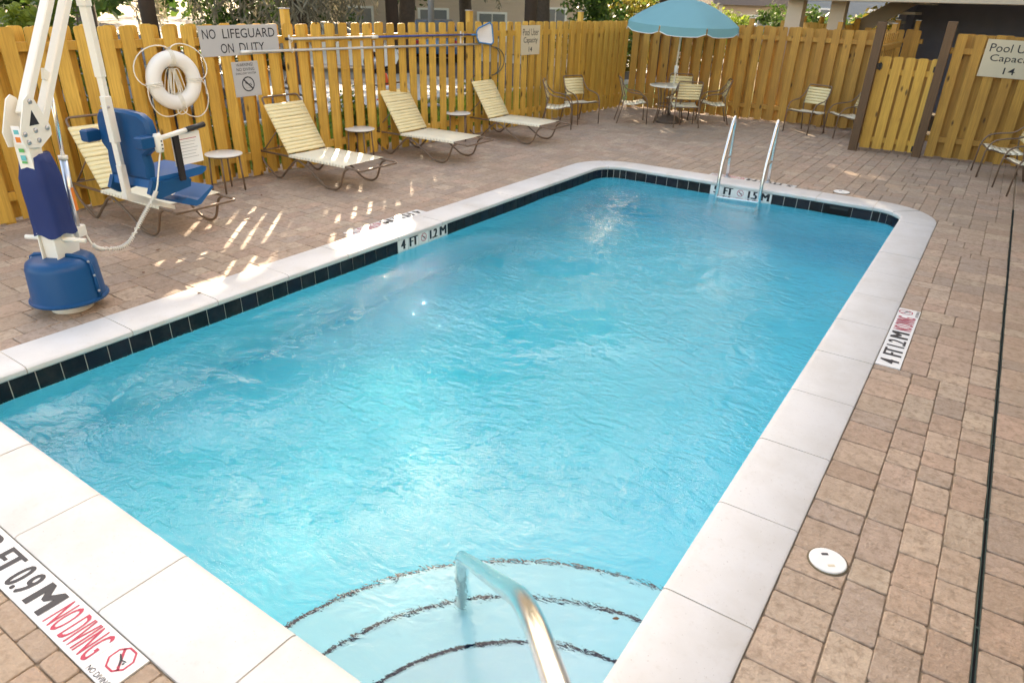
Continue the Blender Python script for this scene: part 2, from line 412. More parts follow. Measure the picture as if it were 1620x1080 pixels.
# ---- pavers: random ashlar of tumbled stones on a grid aligned with the coping edge
UX = (W+2*CW)/60; UY = (L+2*CW)/113
GX0 = -CW-40*UX; GY0 = -CW-17*UY
NX = 40+60+31; NY = 17+113+78
occ = np.zeros((NX, NY), bool)
occ[40:100, 17:130] = True
def block(x0, x1, y0, y1):
    i0, i1 = round((x0-GX0)/UX), round((x1-GX0)/UX); j0, j1 = round((y0-GY0)/UY), round((y1-GY0)/UY); occ[i0:i1, j0:j1] = True
    return GX0+i0*UX, GX0+i1*UX, GY0+j0*UY, GY0+j1*UY
STRIPS = {}
STRIPS['near'] = block(1.5, 2.68, -CW-2*UY, -CW)
STRIPS['right'] = block(W+CW, W+CW+2*UX, 3.84, 5.02)
STRIPS['left'] = block(-CW-2*UX, -CW, 3.55, 4.72)
STRIPS['back'] = block(1.50, 2.66, L+CW, L+CW+2*UY)
for i, j in [(a, b) for a in range(40, 100) for b in range(17, 130)]:      # free cells outside the rounded outer corners
    x, y = GX0+(i+.5)*UX, GY0+(j+.5)*UY
    if y < .12:
        for cx in (.12, W-.12):
            if (x-cx)*(1 if cx > 2 else -1) > 0 and math.hypot(x-cx, y-.12) > .12+CW-.06: occ[i, j] = False
    if y > L-.36:
        for cx in (.36, W-.36):
            if (x-cx)*(1 if cx > 2 else -1) > 0 and math.hypot(x-cx, y-(L-.36)) > .36+CW-.06: occ[i, j] = False
KD = 100+9                                                              # grid line of the slot drain
sizes = [(2, 2), (3, 2), (2, 3), (3, 3), (4, 2), (2, 4)]
wts = [.22, .21, .21, .22, .07, .07]
stones = []
for j in range(NY):
    i = 0
    while i < NX:
        if occ[i, j]: i += 1; continue
        run = 0
        while i+run < NX and not occ[i+run, j] and not (i+run == KD and run > 0): run += 1
        opts = []
        for (a, b), wt in zip(sizes, wts):
            if a > run or (run-a) == 1: continue
            bb = b
            while bb > 0 and (j+bb > NY or occ[i:i+a, j:j+bb].any()): bb -= 1
            if bb < min(b, 2) and b > 1 and bb < 1: continue
            opts.append((a, bb, wt*(1 if bb == b else .02)))
        if not opts:
            a = run; bb = 1
            while bb < 3 and j+bb < NY and not occ[i:i+a, j+bb].any(): bb += 1
        else: a, bb, _ = random.choices(opts, [o[2] for o in opts])[0]
        occ[i:i+a, j:j+bb] = True
        stones.append((GX0+i*UX, GX0+(i+a)*UX, GY0+j*UY, GY0+(j+bb)*UY))
        i += a
DRX = GX0+KD*UX
palette = [(.49, .36, .265), (.52, .385, .285), (.47, .33, .24), (.42, .325, .26), (.50, .34, .255), (.54, .42, .31), (.42, .32, .25), (.49, .335, .245)]
def stone_geo(x0, x1, y0, y1):
    g = .0022; x0 += g; x1 -= g; y0 += g; y1 -= g
    if abs(x1-DRX) < .02: x1 -= .007
    if abs(x0-DRX) < .02: x0 += .007
    if min(x1-x0, y1-y0) < .02: return None
    z = random.uniform(-.0015, .0015); tx, ty = random.gauss(0, .004), random.gauss(0, .004); cx, cy_ = (x0+x1)/2, (y0+y1)/2
    c = random.uniform(.004, .013)
    out = []
    for (px, py, sx, sy) in ((x0, y0, 1, 1), (x1, y0, -1, 1), (x1, y1, -1, -1), (x0, y1, 1, -1)):
        e1, e2 = (px+sx*c, py), (px, py+sy*c)
        out += [e2, e1] if (sx, sy) in ((1, 1), (-1, -1)) else [e1, e2]
    out = [(x+random.uniform(-.003, .003), y+random.uniform(-.003, .003)) for x, y in out]
    vs = []
    for ins, dz in ((0, -.03), (0, -.006), (.002, -.0018), (.0055, 0)):
        for x, y in out:
            dx, dy = cx-x, cy_-y; l = math.hypot(dx, dy)
            X, Y = x+(ins*1.4)*dx/l, y+(ins*1.4)*dy/l
            vs.append((X, Y, z+dz+tx*(X-cx)+ty*(Y-cy_)))
    fs = [(24, 25, 26, 27, 28, 29, 30, 31)]
    for k in range(3):
        for i in range(8): fs.append((k*8+i, k*8+(i+1) % 8, k*8+8+(i+1) % 8, k*8+8+i))
    p = random.choice(palette); q = random.choice(palette); t = random.random(); br = random.uniform(.80, 1.08)
    col = tuple((p[i]*(1-t)+q[i]*t)*br for i in range(3))
    return vs, fs, col
def tinted(name, geos, mat, parent, smooth=True):
    vs = []; fs = []; cs = []
    for v, f, c in geos:
        o = len(vs); vs += v; fs += [tuple(i+o for i in q) for q in f]; cs += [(*c, 1)]*len(v)
    me = bpy.data.meshes.new(name); me.from_pydata(vs, [], fs)
    a = me.attributes.new('tint', 'FLOAT_COLOR', 'POINT'); a.data.foreach_set('color', np.array(cs, dtype=np.float32).ravel())
    if smooth: me.polygons.foreach_set('use_smooth', [len(p.vertices) == 4 for p in me.polygons])
    me.update(); return link(name, me, mat, parent)
geos = []
for s in stones:
    g = stone_geo(*s)
    if not g: continue
    x, y, z = project(((s[0]+s[1])/2, (s[2]+s[3])/2, 0))
    vis = z > .2 and -20 < x < 1640 and y < 1100
    area = (s[1]-s[0])*(s[3]-s[2])*CAM.z/z**3 if vis else 0
    geos.append((area, g))
geos.sort(key=lambda q: -q[0])
for _, g in geos[:300]: tinted('paver', [g], 'paver', deck)
tag(tinted('paver_field', [g for _, g in geos[300:]], 'paver', deck), 'smaller tan pavers farther across the deck', kind='stuff')

# ---- pool
pool = tag(empty('swimming_pool', (0, 0, 0)), 'rectangular swimming pool with white coping and black waterline tiles', 'swimming pool')
def perimeter():
    """inner edge, counter-clockwise from near-left; list of (point, outward normal), with corner arcs"""
    segs = []
    for c, r, a0 in (((W, 0), .12, -PI/2), ((W, L), .36, 0), ((0, L), .36, PI/2), ((0, 0), .12, PI)):
        sx = -1 if c[0] > 1 else 1; sy = -1 if c[1] > 1 else 1
        ctr = (c[0]+sx*r, c[1]+sy*r); n = 14 if r > .2 else 5
        segs.append([((ctr[0]+r*math.cos(a0+PI/2*i/n), ctr[1]+r*math.sin(a0+PI/2*i/n)), (math.cos(a0+PI/2*i/n), math.sin(a0+PI/2*i/n))) for i in range(n+1)])
    out = []
    for s in segs: out += s
    return out
PER = perimeter()
def per_arclen():
    P = [q for q in PER]+[PER[0]]; s = [0]
    for a, b in zip(P, P[1:]): s.append(s[-1]+math.hypot(a[0][0]-b[0][0], a[0][1]-b[0][1]))
    return P, s
PP, SS = per_arclen(); PERIM = SS[-1]
def at_s(s):
    s %= PERIM
    k = int(np.searchsorted(SS, s, 'right'))-1; k = min(max(k, 0), len(SS)-2)
    t = (s-SS[k])/max(1e-9, SS[k+1]-SS[k]); a, b = PP[k], PP[k+1]
    p = (a[0][0]*(1-t)+b[0][0]*t, a[0][1]*(1-t)+b[0][1]*t); n = (a[1][0]*(1-t)+b[1][0]*t, a[1][1]*(1-t)+b[1][1]*t)
    l = math.hypot(*n); return p, (n[0]/l, n[1]/l)
# basin
b = MB(); n = len(PER)
top = [(p[0], p[1], -.02) for p, _ in PER]; mid = [(p[0], p[1], -.21) for p, _ in PER]; bot = [(p[0], p[1], fl(p[1])) for p, _ in PER]
b.add(mid+bot, [(i, n+i, n+(i+1) % n, (i+1) % n) for i in range(n)]+[tuple(range(n, 2*n))])
b.obj('basin', 'plaster', pool, fix=False)
b = MB(); b.add(top+mid, [(i, n+i, n+(i+1) % n, (i+1) % n) for i in range(n)]); b.obj('tile_grout', 'grout_white', pool, fix=False)
# coping stones swept along the edge
prof = [(-.005, -.046), (-.020, -.036), (-.025, -.018), (-.021, -.002), (-.008, .007), (.015, .010), (.345, .010), (.356, .004), (.358, -.046)]
def sweep(s0, s1, prof):
    ns = [s0, s1]+[q for base in (0, PERIM, -PERIM) for q in [x+base for x in SS] if s0+.004 < q < s1-.004]
    b = MB(); rings = []
    for s in sorted(ns):
        p, nn = at_s(s); rings.append([V(p[0]+nn[0]*o, p[1]+nn[1]*o, z) for o, z in prof])
    m = len(prof); vs = [v for r in rings for v in r]; fs = []
    for i in range(len(rings)-1):
        for k in range(m): fs.append((i*m+k, i*m+(k+1) % m, (i+1)*m+(k+1) % m, (i+1)*m+k))
    fs += [tuple(range(m-1, -1, -1)), tuple((len(rings)-1)*m+k for k in range(m))]
    b.add(vs, fs); return b
# straight runs are cut so that joints fall near the photographed ones
joints = []
def run_joints(p_at, s_start, s_end, first, step):
    s = first
    while s < s_end-.25: joints.append(s); s += step
S_R0 = SS[5]; S_R1 = SS[6]          # right side start/end
i_b = 6+14; S_B0, S_B1 = SS[i_b], SS[i_b+1]
i_l = i_b+1+14; S_L0, S_L1 = SS[i_l], SS[i_l+1]
i_f = i_l+1+5; S_F0, S_F1 = SS[i_f], SS[i_f+1]
for k in range(12): 
    q = S_R0+(1.06-.12)+k*.68
    if q < S_R1: joints.append(q)
joints += [S_R1+.02+.28, S_B0, S_B0+.68, S_B0+1.36, S_B0+2.04, S_B0+2.72, S_B1+.28, S_L0+.05]
for k in range(12):
    q = S_L0+.05+(k+1)*.69
    if q < S_L1-.2: joints.append(q)
joints += [S_L1+.02]
for k in range(6):
    q = S_F0+(1.62-.12)-.70*2+k*.70
    if q < S_F1: joints.append(q)
joints = sorted(joints)
for a, b2 in zip(joints, joints[1:]+[joints[0]+PERIM]):
    dz = random.uniform(-.0012, .0012)
    o = sweep(a+.0034, b2-.0034, [(x, z+dz) for x, z in prof]).obj('coping_stone', 'coping', pool); smooth_angle(o, 35)
gp = [(-.002, -.044), (-.016, -.020), (-.004, .0035), (.340, .0065), (.352, 0), (.352, -.044)]
for k in range(len(joints)):
    s = joints[k]; sweep(s-.005, s+.005, gp).obj('joint_filler', 'coping_grout', pool)
# waterline tiles
TW = .1555
def wall_tile(name, mat, s0, s1, z0=-.200, z1=-.047, th=.006):
    b = sweep(s0+.0036, s1-.0036, [(.004, z0), (-th+.0015, z0), (-th, z0+.002), (-th, z1-.002), (-th+.0015, z1), (.004, z1)])
    return b.obj(name, mat, pool)
S_mk = [(S_L1-(4.61-.12)+0, S_L1-(4.61-.12)+5*TW*1.04), ]
def s_left(y): return S_L1-(y-.12)
def s_back(x): return S_B0+(W-.36-x)
MKL = (s_left(4.63), s_left(3.83)); MKB = (s_back(2.50), s_back(1.66)); SKM = (s_back(3.50), s_back(3.15))
def tiles(a, b, wd=TW):
    n = max(1, round((b-a)/wd)); 
    for i in range(n): wall_tile('waterline_tile', 'black_tile', a+(b-a)*i/n, a+(b-a)*(i+1)/n)
tiles(S_R0, S_R1); tiles(S_R1, S_B0, .09); tiles(S_B0, SKM[0]); tiles(SKM[1], MKB[0]); tiles(MKB[1], S_B1); tiles(S_B1, S_L0, .09)
tiles(S_L0, MKL[0]); tiles(MKL[1], S_L1); tiles(S_L1, S_F0, .1); tiles(S_F0, S_F1); tiles(S_F1, PERIM, .1)
for (a, b2), words, rd_, nrm in ((MKL, ['4', 'FT', None, '1.2', 'M'], V(0, 1, 0), V(1, 0, 0)), (MKB, ['5', 'FT', None, '1.5', 'M'], V(1, 0, 0), V(0, -1, 0))):
    for i in range(5):
        s0, s1 = b2+(a-b2)*i/5, b2+(a-b2)*(i+1)/5
        t = wall_tile('depth_marker_tile', 'white_tile', s1, s0)
        p, nn = at_s((s0+s1)/2); o = V(p[0], p[1], -.099)+nrm*.0062
        if words[i] is None: no_diving(t, o, rd_, V(0, 0, 1), .047)
        else: text('lettering', words[i], 'ink_black', t, o, rd_, V(0, 0, 1), {1: .055, 2: .115, 3: .11}[len(words[i])] if words[i] != 'M' else .10, .098, bold=.0, fat=.009)
# skimmer mouth in the far wall
p, nn = at_s((SKM[0]+SKM[1])/2)
sk = MB(); sk.box((p[0], p[1]-.004, -.057), (.345, .012, .02)); sk.box((p[0]-.165, p[1]-.004, -.12), (.018, .012, .14)); sk.box((p[0]+.165, p[1]-.004, -.12), (.018, .012, .14))
sk = sk.obj('skimmer_mouth', 'black_tile', pool)
MB().box((p[0], p[1]-.003, -.135), (.315, .004, .15)).obj('throat_shade', 'void_black', sk)  # flat black panel on the wall, painted for the shade inside the opening
MB().box((p[0]+.02, p[1]-.007, -.085), (.22, .006, .03)).obj('weir_flap', 'black_plastic', sk)
# corner steps, quarter circles about the near right corner, with dark edge tiles
for r, z in ((.60, -.36), (.96, -.55), (1.33, -.74), (1.68, -.92)):
    m = 40; b = MB(); c0 = (W+.02, -.02)
    ring = [(W-r*math.cos(PI/2*i/m), r*math.sin(PI/2*i/m)) for i in range(m+1)]
    base = min(z-.3, -.9) if r < 1.6 else -1.3
    vs = [(c0[0], c0[1], z), (c0[0], c0[1], base)]+[(x, y, z) for x, y in ring]+[(x, y, base) for x, y in ring]
    fs = [(0, 2+i, 3+i) for i in range(m)]+[(2+i, m+3+i, m+4+i, 3+i) for i in range(m)]
    b.add(vs, fs); st = b.obj('step', 'step_plaster', pool)
    tb = MB(); nt_ = int(r*PI/2/.055)
    for i in range(nt_):
        a0, a1 = PI/2*(i+.01)/nt_, PI/2*(i+.99)/nt_
        q = [(W-rr*math.cos(a), rr*math.sin(a)) for rr, a in ((r-.013, a0), (r-.013, a1), (r+.005, a1), (r+.005, a0))]
        tb.add([(x, y, z+.004) for x, y in q]+[(x, y, z-.012) for x, y in q[2:]], [(0, 1, 2, 3), (3, 2, 4, 5)])
    tag(tb.obj('edge_tile_band', 'trim_tile', st), kind='stuff')
# water body
NXW, NYW = 170, 346
xs = np.linspace(-.035, W+.035, NXW); ys = np.linspace(-.035, L+.035, NYW); X, Y = np.meshgrid(xs, ys, indexing='ij')
Z = np.zeros_like(X)
for i in range(46):
    lam = rng.uniform(.10, .75); a = rng.uniform(0, 2*PI); kx, ky = math.cos(a)*2*PI/lam, math.sin(a)*2*PI/lam
    wx, wy = .10*np.sin(1.9*Y+i)+.05*np.sin(4.3*X-i), .10*np.sin(2.3*X+2*i)
    Z += .0010*lam**.9*np.sin(kx*(X+wx)+ky*(Y+wy)+rng.uniform(0, 6.28))
jx, jy = 1.3, 6.9                                                       # ripples rings from the return jets
for jx, jy, am in ((1.35, 7.1, .0035), (.75, 1.6, .0018), (2.4, 5.3, .002)):
    R_ = np.hypot(X-jx, Y-jy); Z += am*np.sin(R_*24+np.sin(X*9)+np.cos(Y*7))*np.exp(-(R_/.75)**2)
for i in range(14):
    lam = rng.uniform(.8, 2.2); a = rng.uniform(0, 2*PI); kx, ky = math.cos(a)*2*PI/lam, math.sin(a)*2*PI/lam
    wx, wy = .25*np.sin(1.1*Y+i), .25*np.sin(1.3*X+2*i)
    Z += .0016*lam*np.sin(kx*(X+wx)+ky*(Y+wy)+rng.uniform(0, 6.28))
Z *= np.clip(.20+.75*(np.hypot(X-W, Y)-1.5), .20, 1.15)
edge = np.minimum(np.minimum(X, W-X), np.minimum(Y, L-Y)); Z *= np.clip(.35+edge*2.2, .35, 1)
vs = np.stack([X, Y, Z+ZW], -1).reshape(-1, 3).tolist(); idx = np.arange(NXW*NYW).reshape(NXW, NYW)
fs = np.stack([idx[:-1, :-1], idx[1:, :-1], idx[1:, 1:], idx[:-1, 1:]], -1).reshape(-1, 4).tolist()
border = list(idx[:, 0])+list(idx[-1, 1:])+list(idx[-2::-1, -1])+list(idx[0, -2:0:-1])
o = len(vs); vs += [(vs[i][0], vs[i][1], -2.0) for i in border]; nb = len(border)
fs += [(border[(i+1) % nb], border[i], o+i, o+(i+1) % nb) for i in range(nb)]+[tuple(range(o+nb-1, o-1, -1))]
me = bpy.data.meshes.new('water'); me.from_pydata(vs, [], [tuple(int(i) for i in f) for f in fs]); me.polygons.foreach_set('use_smooth', [i < (NXW-1)*(NYW-1) for i in range(len(me.polygons))]); me.update()
water = tag(link('water', me, 'water'), 'rippling clear turquoise pool water', kind='structure')
# hidden soil sides under the coping so nothing shows through the deck gap
b = MB()
for x0, x1, y0, y1 in ((-.40, -.30, -.4, L+.4), (W+.30, W+.40, -.4, L+.4), (-.4, W+.4, -.40, -.30), (-.4, W+.4, L+.30, L+.40)):
    b.box(((x0+x1)/2, (y0+y1)/2, -.14), (x1-x0, y1-y0, .16))
b.obj('bond_beam', 'concrete', pool)
# slot drain, lids, deck depth markers
dr = tag(empty('slot_drain', (DRX, 0, 0)), 'narrow dark slot drain running through the pavers', 'drain')
for k in range(14):
    y0 = -1.5+k*.78; y1 = y0+.775
    b = MB()
    for sx in (-1, 1): b.box((sx*.0068, (y0+y1)/2, -.008), (.0028, y1-y0, .02))
    for q in range(1): b.box((0, y1-.01, -.006), (.010, .008, .012))
    b.obj('channel_section', 'drain_green', dr)
MB().box((0, 4, -.010), (.010, 11, .004)).obj('slot_shade', 'void_black', dr)  # shallow black strip, coloured as the shade down in the slot
def lid(x, y, r, name, label):
    o = tag(empty(name, (x, y, 0), .6), label, 'lid')
    MB().lathe([(r+.008, -.01), (r+.008, .004), (r+.002, .005)], n=36).obj('collar', 'soil', o, True)
    d = MB().lathe([(r, -.01), (r, .009), (r-.004, .012), (.012, .012)], n=36).obj('cover', 'lid_white', o); smooth_angle(d, 30)
    for s in (-1, 1): MB().box((0, s*r*.45, .0125), (r*.38, r*.16, .0016)).obj('finger_slot', 'ink_black' if s > 0 else 'sign_beige', d)
lid(4.60, 1.63, .078, 'valve_box', 'round white plastic valve box lid in the pavers beside the slot drain')
lid(3.25, 8.93, .10, 'valve_box', 'round white plastic valve box lid in the pavers behind the far coping')
def strip(key, org, ux, uy, num, met, label, label_mat='ink_black'):
    x0, x1, y0, y1 = STRIPS[key]; ux, uy = V(*ux), V(*uy); c = V((x0+x1)/2, (y0+y1)/2, 0)
    ln = abs(V(x1-x0, y1-y0, 0).dot(ux)); wd = abs(V(x1-x0, y1-y0, 0).dot(uy))-.004
    root = tag(empty('depth_marker', c), label, 'depth marker')
    cells = [1, 1, 1, 1, 2, 1]; t = (ln-.004)/7; a = -ln/2+.002
    words = [num, 'FT', met, 'M', 'NO DIVING', None]
    for cN, wv in zip(cells, words):
        cx = a+t*cN/2; a += t*cN
        d = ux*(t*cN-.0015)+uy*wd; size = (abs(d.x), abs(d.y), .012)
        p = ux*cx; tl = MB().box((p.x, p.y, -.003), size, ch=.0015).obj('marker_tile', 'white_tile', root)
        q = p+V(0, 0, .003)
        if wv is None:
            no_diving(tl, q+uy*.022, ux, uy, .054); text('lettering', 'NO DIVING', 'ink_black', tl, q-uy*(wd*.5-.018), ux, uy, .135, .022, bold=.01)
        else: text('lettering', wv, 'ink_red' if cN == 2 else 'ink_black', tl, q, ux, uy, {'NO DIVING': .305, 'FT': .118, 'M': .118}.get(wv, .055 if len(wv) == 1 else .125), .118 if cN == 1 else .125, bold=0, fat=.0016 if cN == 2 else .005 if '.' in wv else .009)
strip('near', None, (1, 0, 0), (0, 1, 0), '3', '0.9', 'white deck tile strip reading 3 FT 0.9 M NO DIVING')
strip('right', None, (0, 1, 0), (-1, 0, 0), '4', '1.2', 'white deck tile strip reading 4 FT 1.2 M beside the slot drain')
strip('left', None, (0, -1, 0), (1, 0, 0), '4', '1.2', 'white deck tile strip reading 4 FT on the lounger side of the pool')
strip('back', None, (-1, 0, 0), (0, -1, 0), '5', '1.5', 'white deck tile strip reading 5 FT between the ladder feet')

# ================================================================== fences
def board_mesh(wd, h, th, ear=.028, seed=0):
    r = random.Random(seed); b = MB(); n = 7; zs = [h*i/(n-1) for i in range(n)]
    bow = r.uniform(-.004, .004); tw = r.uniform(-.012, .012); top = []
    vs = []; fs = []
    for i, z in enumerate(zs):
        t = z/h; ox = bow*math.sin(PI*t); a = tw*(t-.5)
        for sx, sy in ((-1, -1), (1, -1), (1, 1), (-1, 1)):
            x = sx*wd/2; y = sy*th/2
            zz = z if i < n-1 else h-ear
            vs.append((x*math.cos(a)-y*math.sin(a)+ox, x*math.sin(a)+y*math.cos(a), zz))
    for i in range(n-1):
        for k in range(4): fs.append((i*4+k, i*4+(k+1) % 4, i*4+4+(k+1) % 4, i*4+4+k))
    o = len(vs); a = tw*.5; e = ear
    pr = [(-wd/2+e*.25, h-e*.3), (-wd/2+e, h), (wd/2-e, h), (wd/2-e*.25, h-e*.3)]
    for sy in (-1, 1):
        for x, z in pr: y = sy*th/2; vs.append((x*math.cos(a)-y*math.sin(a), x*math.sin(a)+y*math.cos(a), z))
    l = (n-1)*4
    fs += [(3, 2, 1, 0), (l, l+1, o+3, o+2, o+1, o), (l+2, l+3, o+4, o+5, o+6, o+7), (l+3, l, o, o+4), (o, o+1, o+5, o+4), (o+1, o+2, o+6, o+5), (o+2, o+3, o+7, o+6), (o+3, l+1, l+2, o+7)]
    b.add(vs, fs); me = b.mesh('board'); recalc(me); return me
BD = {}
def boards(mat, h, wd=.140):
    key = (mat, h, wd)
    if key not in BD:
        BD[key] = [board_mesh(wd+random.uniform(-.002, .002), h+random.uniform(-.006, .006), .018, seed=i*7+int(h*100)) for i in range(6)]
        for q in BD[key]: q.materials.append(MAT[mat])
    return BD[key]
def fence(name, p0, p1, h, label, mat, pitch=.2255, off=0.0, posts=(), post_h=2.0, depth=.089, rails=(.22, 1.60), back=True, cat='fence', wd=.14, z0=.03, backmat=None, postmat=None):
    """local x runs from p0 to p1; the pool side is local -y"""
    d = V(p1[0]-p0[0], p1[1]-p0[1], 0); ln = d.length; rz = math.atan2(d.y, d.x)
    root = tag(empty(name, (p0[0], p0[1], 0), rz), label, cat)
    x = off; n = 0
    while x+wd/2 < ln:
        if x > wd*.4:
            o = link('board', random.choice(boards(mat, h, wd)), None, root); o.location = (x, .009+random.uniform(-.0015, .0015), z0+random.uniform(-.008, .008)); o.rotation_euler = (0, random.gauss(0, .004), random.choice((0, PI)))
        if back and pitch/2 < x+pitch/2 < ln:
            o = link('board', random.choice(boards(backmat or mat, h, wd)), None, root); o.location = (x+pitch/2, .018+depth+.009, z0+random.uniform(-.008, .008)); o.rotation_euler = (0, random.gauss(0, .004), 0)
        x += pitch
    for z in rails:
        a = 0; cuts = [q for q in posts if 0 < q < ln]+[ln]
        for q in cuts:
            MB().box(((a+q)/2, .0185+depth/2, z+.045), (q-a-.004, depth-.001, .086), ch=.003).obj('rail', mat, root); a = q
    for q in posts:
        b = MB().box((q, .019+depth/2, post_h/2-.1), (.088, depth-.004, post_h+.2), ch=.004); po = b.obj('post', postmat or mat, root)
        MB().box((q, .019+depth/2, post_h+.004), (.104, .104, .012), ch=.003).obj('post_cap', 'dull_steel', po)
    return root
fx = lambda y: -3.30+.0516*(y-1.6)
FL0, FL1 = (fx(-1.1), -1.1), (fx(14.40), 14.40)
fl_len = math.hypot(FL1[0]-FL0[0], FL1[1]-FL0[1])
def fy(y): return (y+1.1)*math.hypot(1, .0516)
# pool side must be local -y : for direction +Y the left normal is -X, so local +y points away from the pool
fence('wooden_fence', FL0, FL1, 1.80, 'long golden shadowbox picket fence behind the loungers and life ring', 'cedar', off=fy(4.13)-.2255*23, posts=(fy(1.7), fy(5.3), fy(8.92), fy(12.37)), post_h=2.0)
# back fence, local +y away from the pool means direction from left to right
FB0, FB1 = (-2.60, 14.42), (2.72, 14.62)
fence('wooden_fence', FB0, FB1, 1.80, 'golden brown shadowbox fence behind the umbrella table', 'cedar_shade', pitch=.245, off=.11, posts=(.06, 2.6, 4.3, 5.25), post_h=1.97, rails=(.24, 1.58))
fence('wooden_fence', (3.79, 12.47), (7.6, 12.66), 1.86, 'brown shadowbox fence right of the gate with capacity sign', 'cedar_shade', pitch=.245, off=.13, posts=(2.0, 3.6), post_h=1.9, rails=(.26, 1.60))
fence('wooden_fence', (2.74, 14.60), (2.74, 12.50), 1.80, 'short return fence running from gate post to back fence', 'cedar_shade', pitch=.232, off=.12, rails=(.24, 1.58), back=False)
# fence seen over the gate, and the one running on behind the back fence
fence('wooden_fence', (1.9, 15.95), (3.05, 15.95), 1.82, 'short piece of fence showing above the gate', 'cedar_shade', pitch=.155, off=.1, posts=(.62, .98), post_h=2.02, back=False)
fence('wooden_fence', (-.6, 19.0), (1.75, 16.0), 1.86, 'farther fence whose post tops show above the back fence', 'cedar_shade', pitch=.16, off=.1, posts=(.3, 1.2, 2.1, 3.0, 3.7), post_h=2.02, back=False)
# gate posts and gate
def gate_post(x, y, h, label):
    o = tag(MB().box((x, y, h/2-.1), (.13, .13, h+.2), ch=.006).obj('gate_post', 'dark_post'), label, 'post'); return o
gate_post(2.76, 12.36, 2.02, 'dark brown gate post standing beside the two chairs')
gate_post(3.735, 12.44, 2.06, 'dark brown gate post between gate and right fence')
g = tag(empty('wooden_gate', (2.85, 12.40, 0), .05), 'low yellow board gate with black hinges between dark posts', 'gate')
for i in range(5):
    o = link('board', random.choice(boards('cedar', 1.46, .14)), None, g); o.location = (.085+i*.182, .009, .055); o.rotation_euler = (0, random.gauss(0, .003), random.choice((0, PI)))
for i in range(4):
    o = link('board', random.choice(boards('cedar_shade', 1.44, .132)), None, g); o.location = (.176+i*.182, .075, .055)  # recessed boards take the shaded cedar, so gap shade is in their colour
for z in (.2, 1.28): MB().box((.44, .042, z), (.83, .044, .086), ch=.003).obj('rail', 'cedar', g)
MB().box((.01, .03, .78), (.03, .05, 1.45)).obj('gate_stop', 'cedar', g)
for x, z in ((.86, 1.36), (.86, .12), (.0, 1.36)):
    h = MB().box((x, -.012, z), (.13 if x > .5 else .10, .02, .095), ch=.012).obj('hinge', 'black_plastic', g)
    MB().lathe([(.014, -.06), (.014, .06)], (x+.02, -.02, z), 10).obj('hinge_pin', 'black_plastic', h)

# ================================================================== signs and kit on the fence
FD = V(fx(1)-fx(0), 1, 0).normalized()          # along the left fence
FN = V(FD.y, -FD.x, 0)                          # towards the pool
def onf(y, z, out=0): return V(fx(y), y, z)+FN*out
def sign(name, c, ux, wd, ht, mat, label, lines, tilt=0, th=.004, cat='sign', rim=True):
    ux = Vector(ux); uz = V(0, 0, 1); un = ux.cross(uz)
    ux2 = (ux*math.cos(tilt)+uz*math.sin(tilt)); uz2 = un.cross(ux2)*1.0
    root = tag(empty(name, c), label, cat)
    b = MB().prism([(-wd/2, -ht/2), (wd/2, -ht/2), (wd/2, ht/2), (-wd/2, ht/2)], (0, 0, 0), ux2, uz2, un, th); p = b.obj('panel', mat, root)
    for s, dx, dz, w_, h_ in lines:
        o = ux2*dx+uz2*dz+un*th
        if s is None: no_diving(root, o, ux2, uz2, w_, 'ink_black', 24)
        else: text('lettering', s, 'ink_black', root, o, ux2, uz2, w_, h_, bold=.002)
    for sx in (-1, 1):
        for sz in (-1, 1):
            q = ux2*sx*(wd/2-.02)+uz2*sz*(ht/2-.02)+un*(th+.001); MB().lathe([(.006, -.002), (.006, .001), (.003, .0025)], q, 8, un.to_track_quat('Z', 'Y').to_matrix()).obj('screw', 'dull_steel', root)
    return root
sign('wall_sign', onf(4.575, 1.655, .004), FD, 1.07, .335, 'sign_grey', 'long grey sign reading NO LIFEGUARD ON DUTY', [('NO', -.405, .075, .17, .105), ('LIFEGUARD', .13, .075, .72, .105), ('ON', -.195, -.085, .17, .105), ('DUTY', .145, -.085, .35, .105)], .012)
sign('wall_sign', onf(4.588, 1.212, .004), FD, .365, .405, 'sign_grey', 'small grey warning sign with crossed out diver', [('WARNING!', -.005, .165, .235, .036), ('NO DIVING', 0, .112, .245, .036), ('SHALLOW WATER', 0, .066, .285, .024), (None, .01, -.06, .088, 0)], .015)
sign('wall_sign', onf(10.58, 1.52, .004), FD, .585, .50, 'sign_beige', 'cream Pool User Capacity sign on the fence near the loungers', [('Pool User', 0, .135, .49, .115), ('Capacity', 0, -.01, .44, .125), ('14', 0, -.155, .11, .085)])
gd = V(3.81, .19, 0).normalized()
sign('wall_sign', V(4.655, 12.503, 1.565), gd, .80, .53, 'sign_beige', 'cream Pool User Capacity sign on the fence right of the gate', [('Pool User', 0, .150, .68, .115), ('Capacity', 0, -.005, .60, .125), ('14', 0, -.165, .15, .095)], -.02)
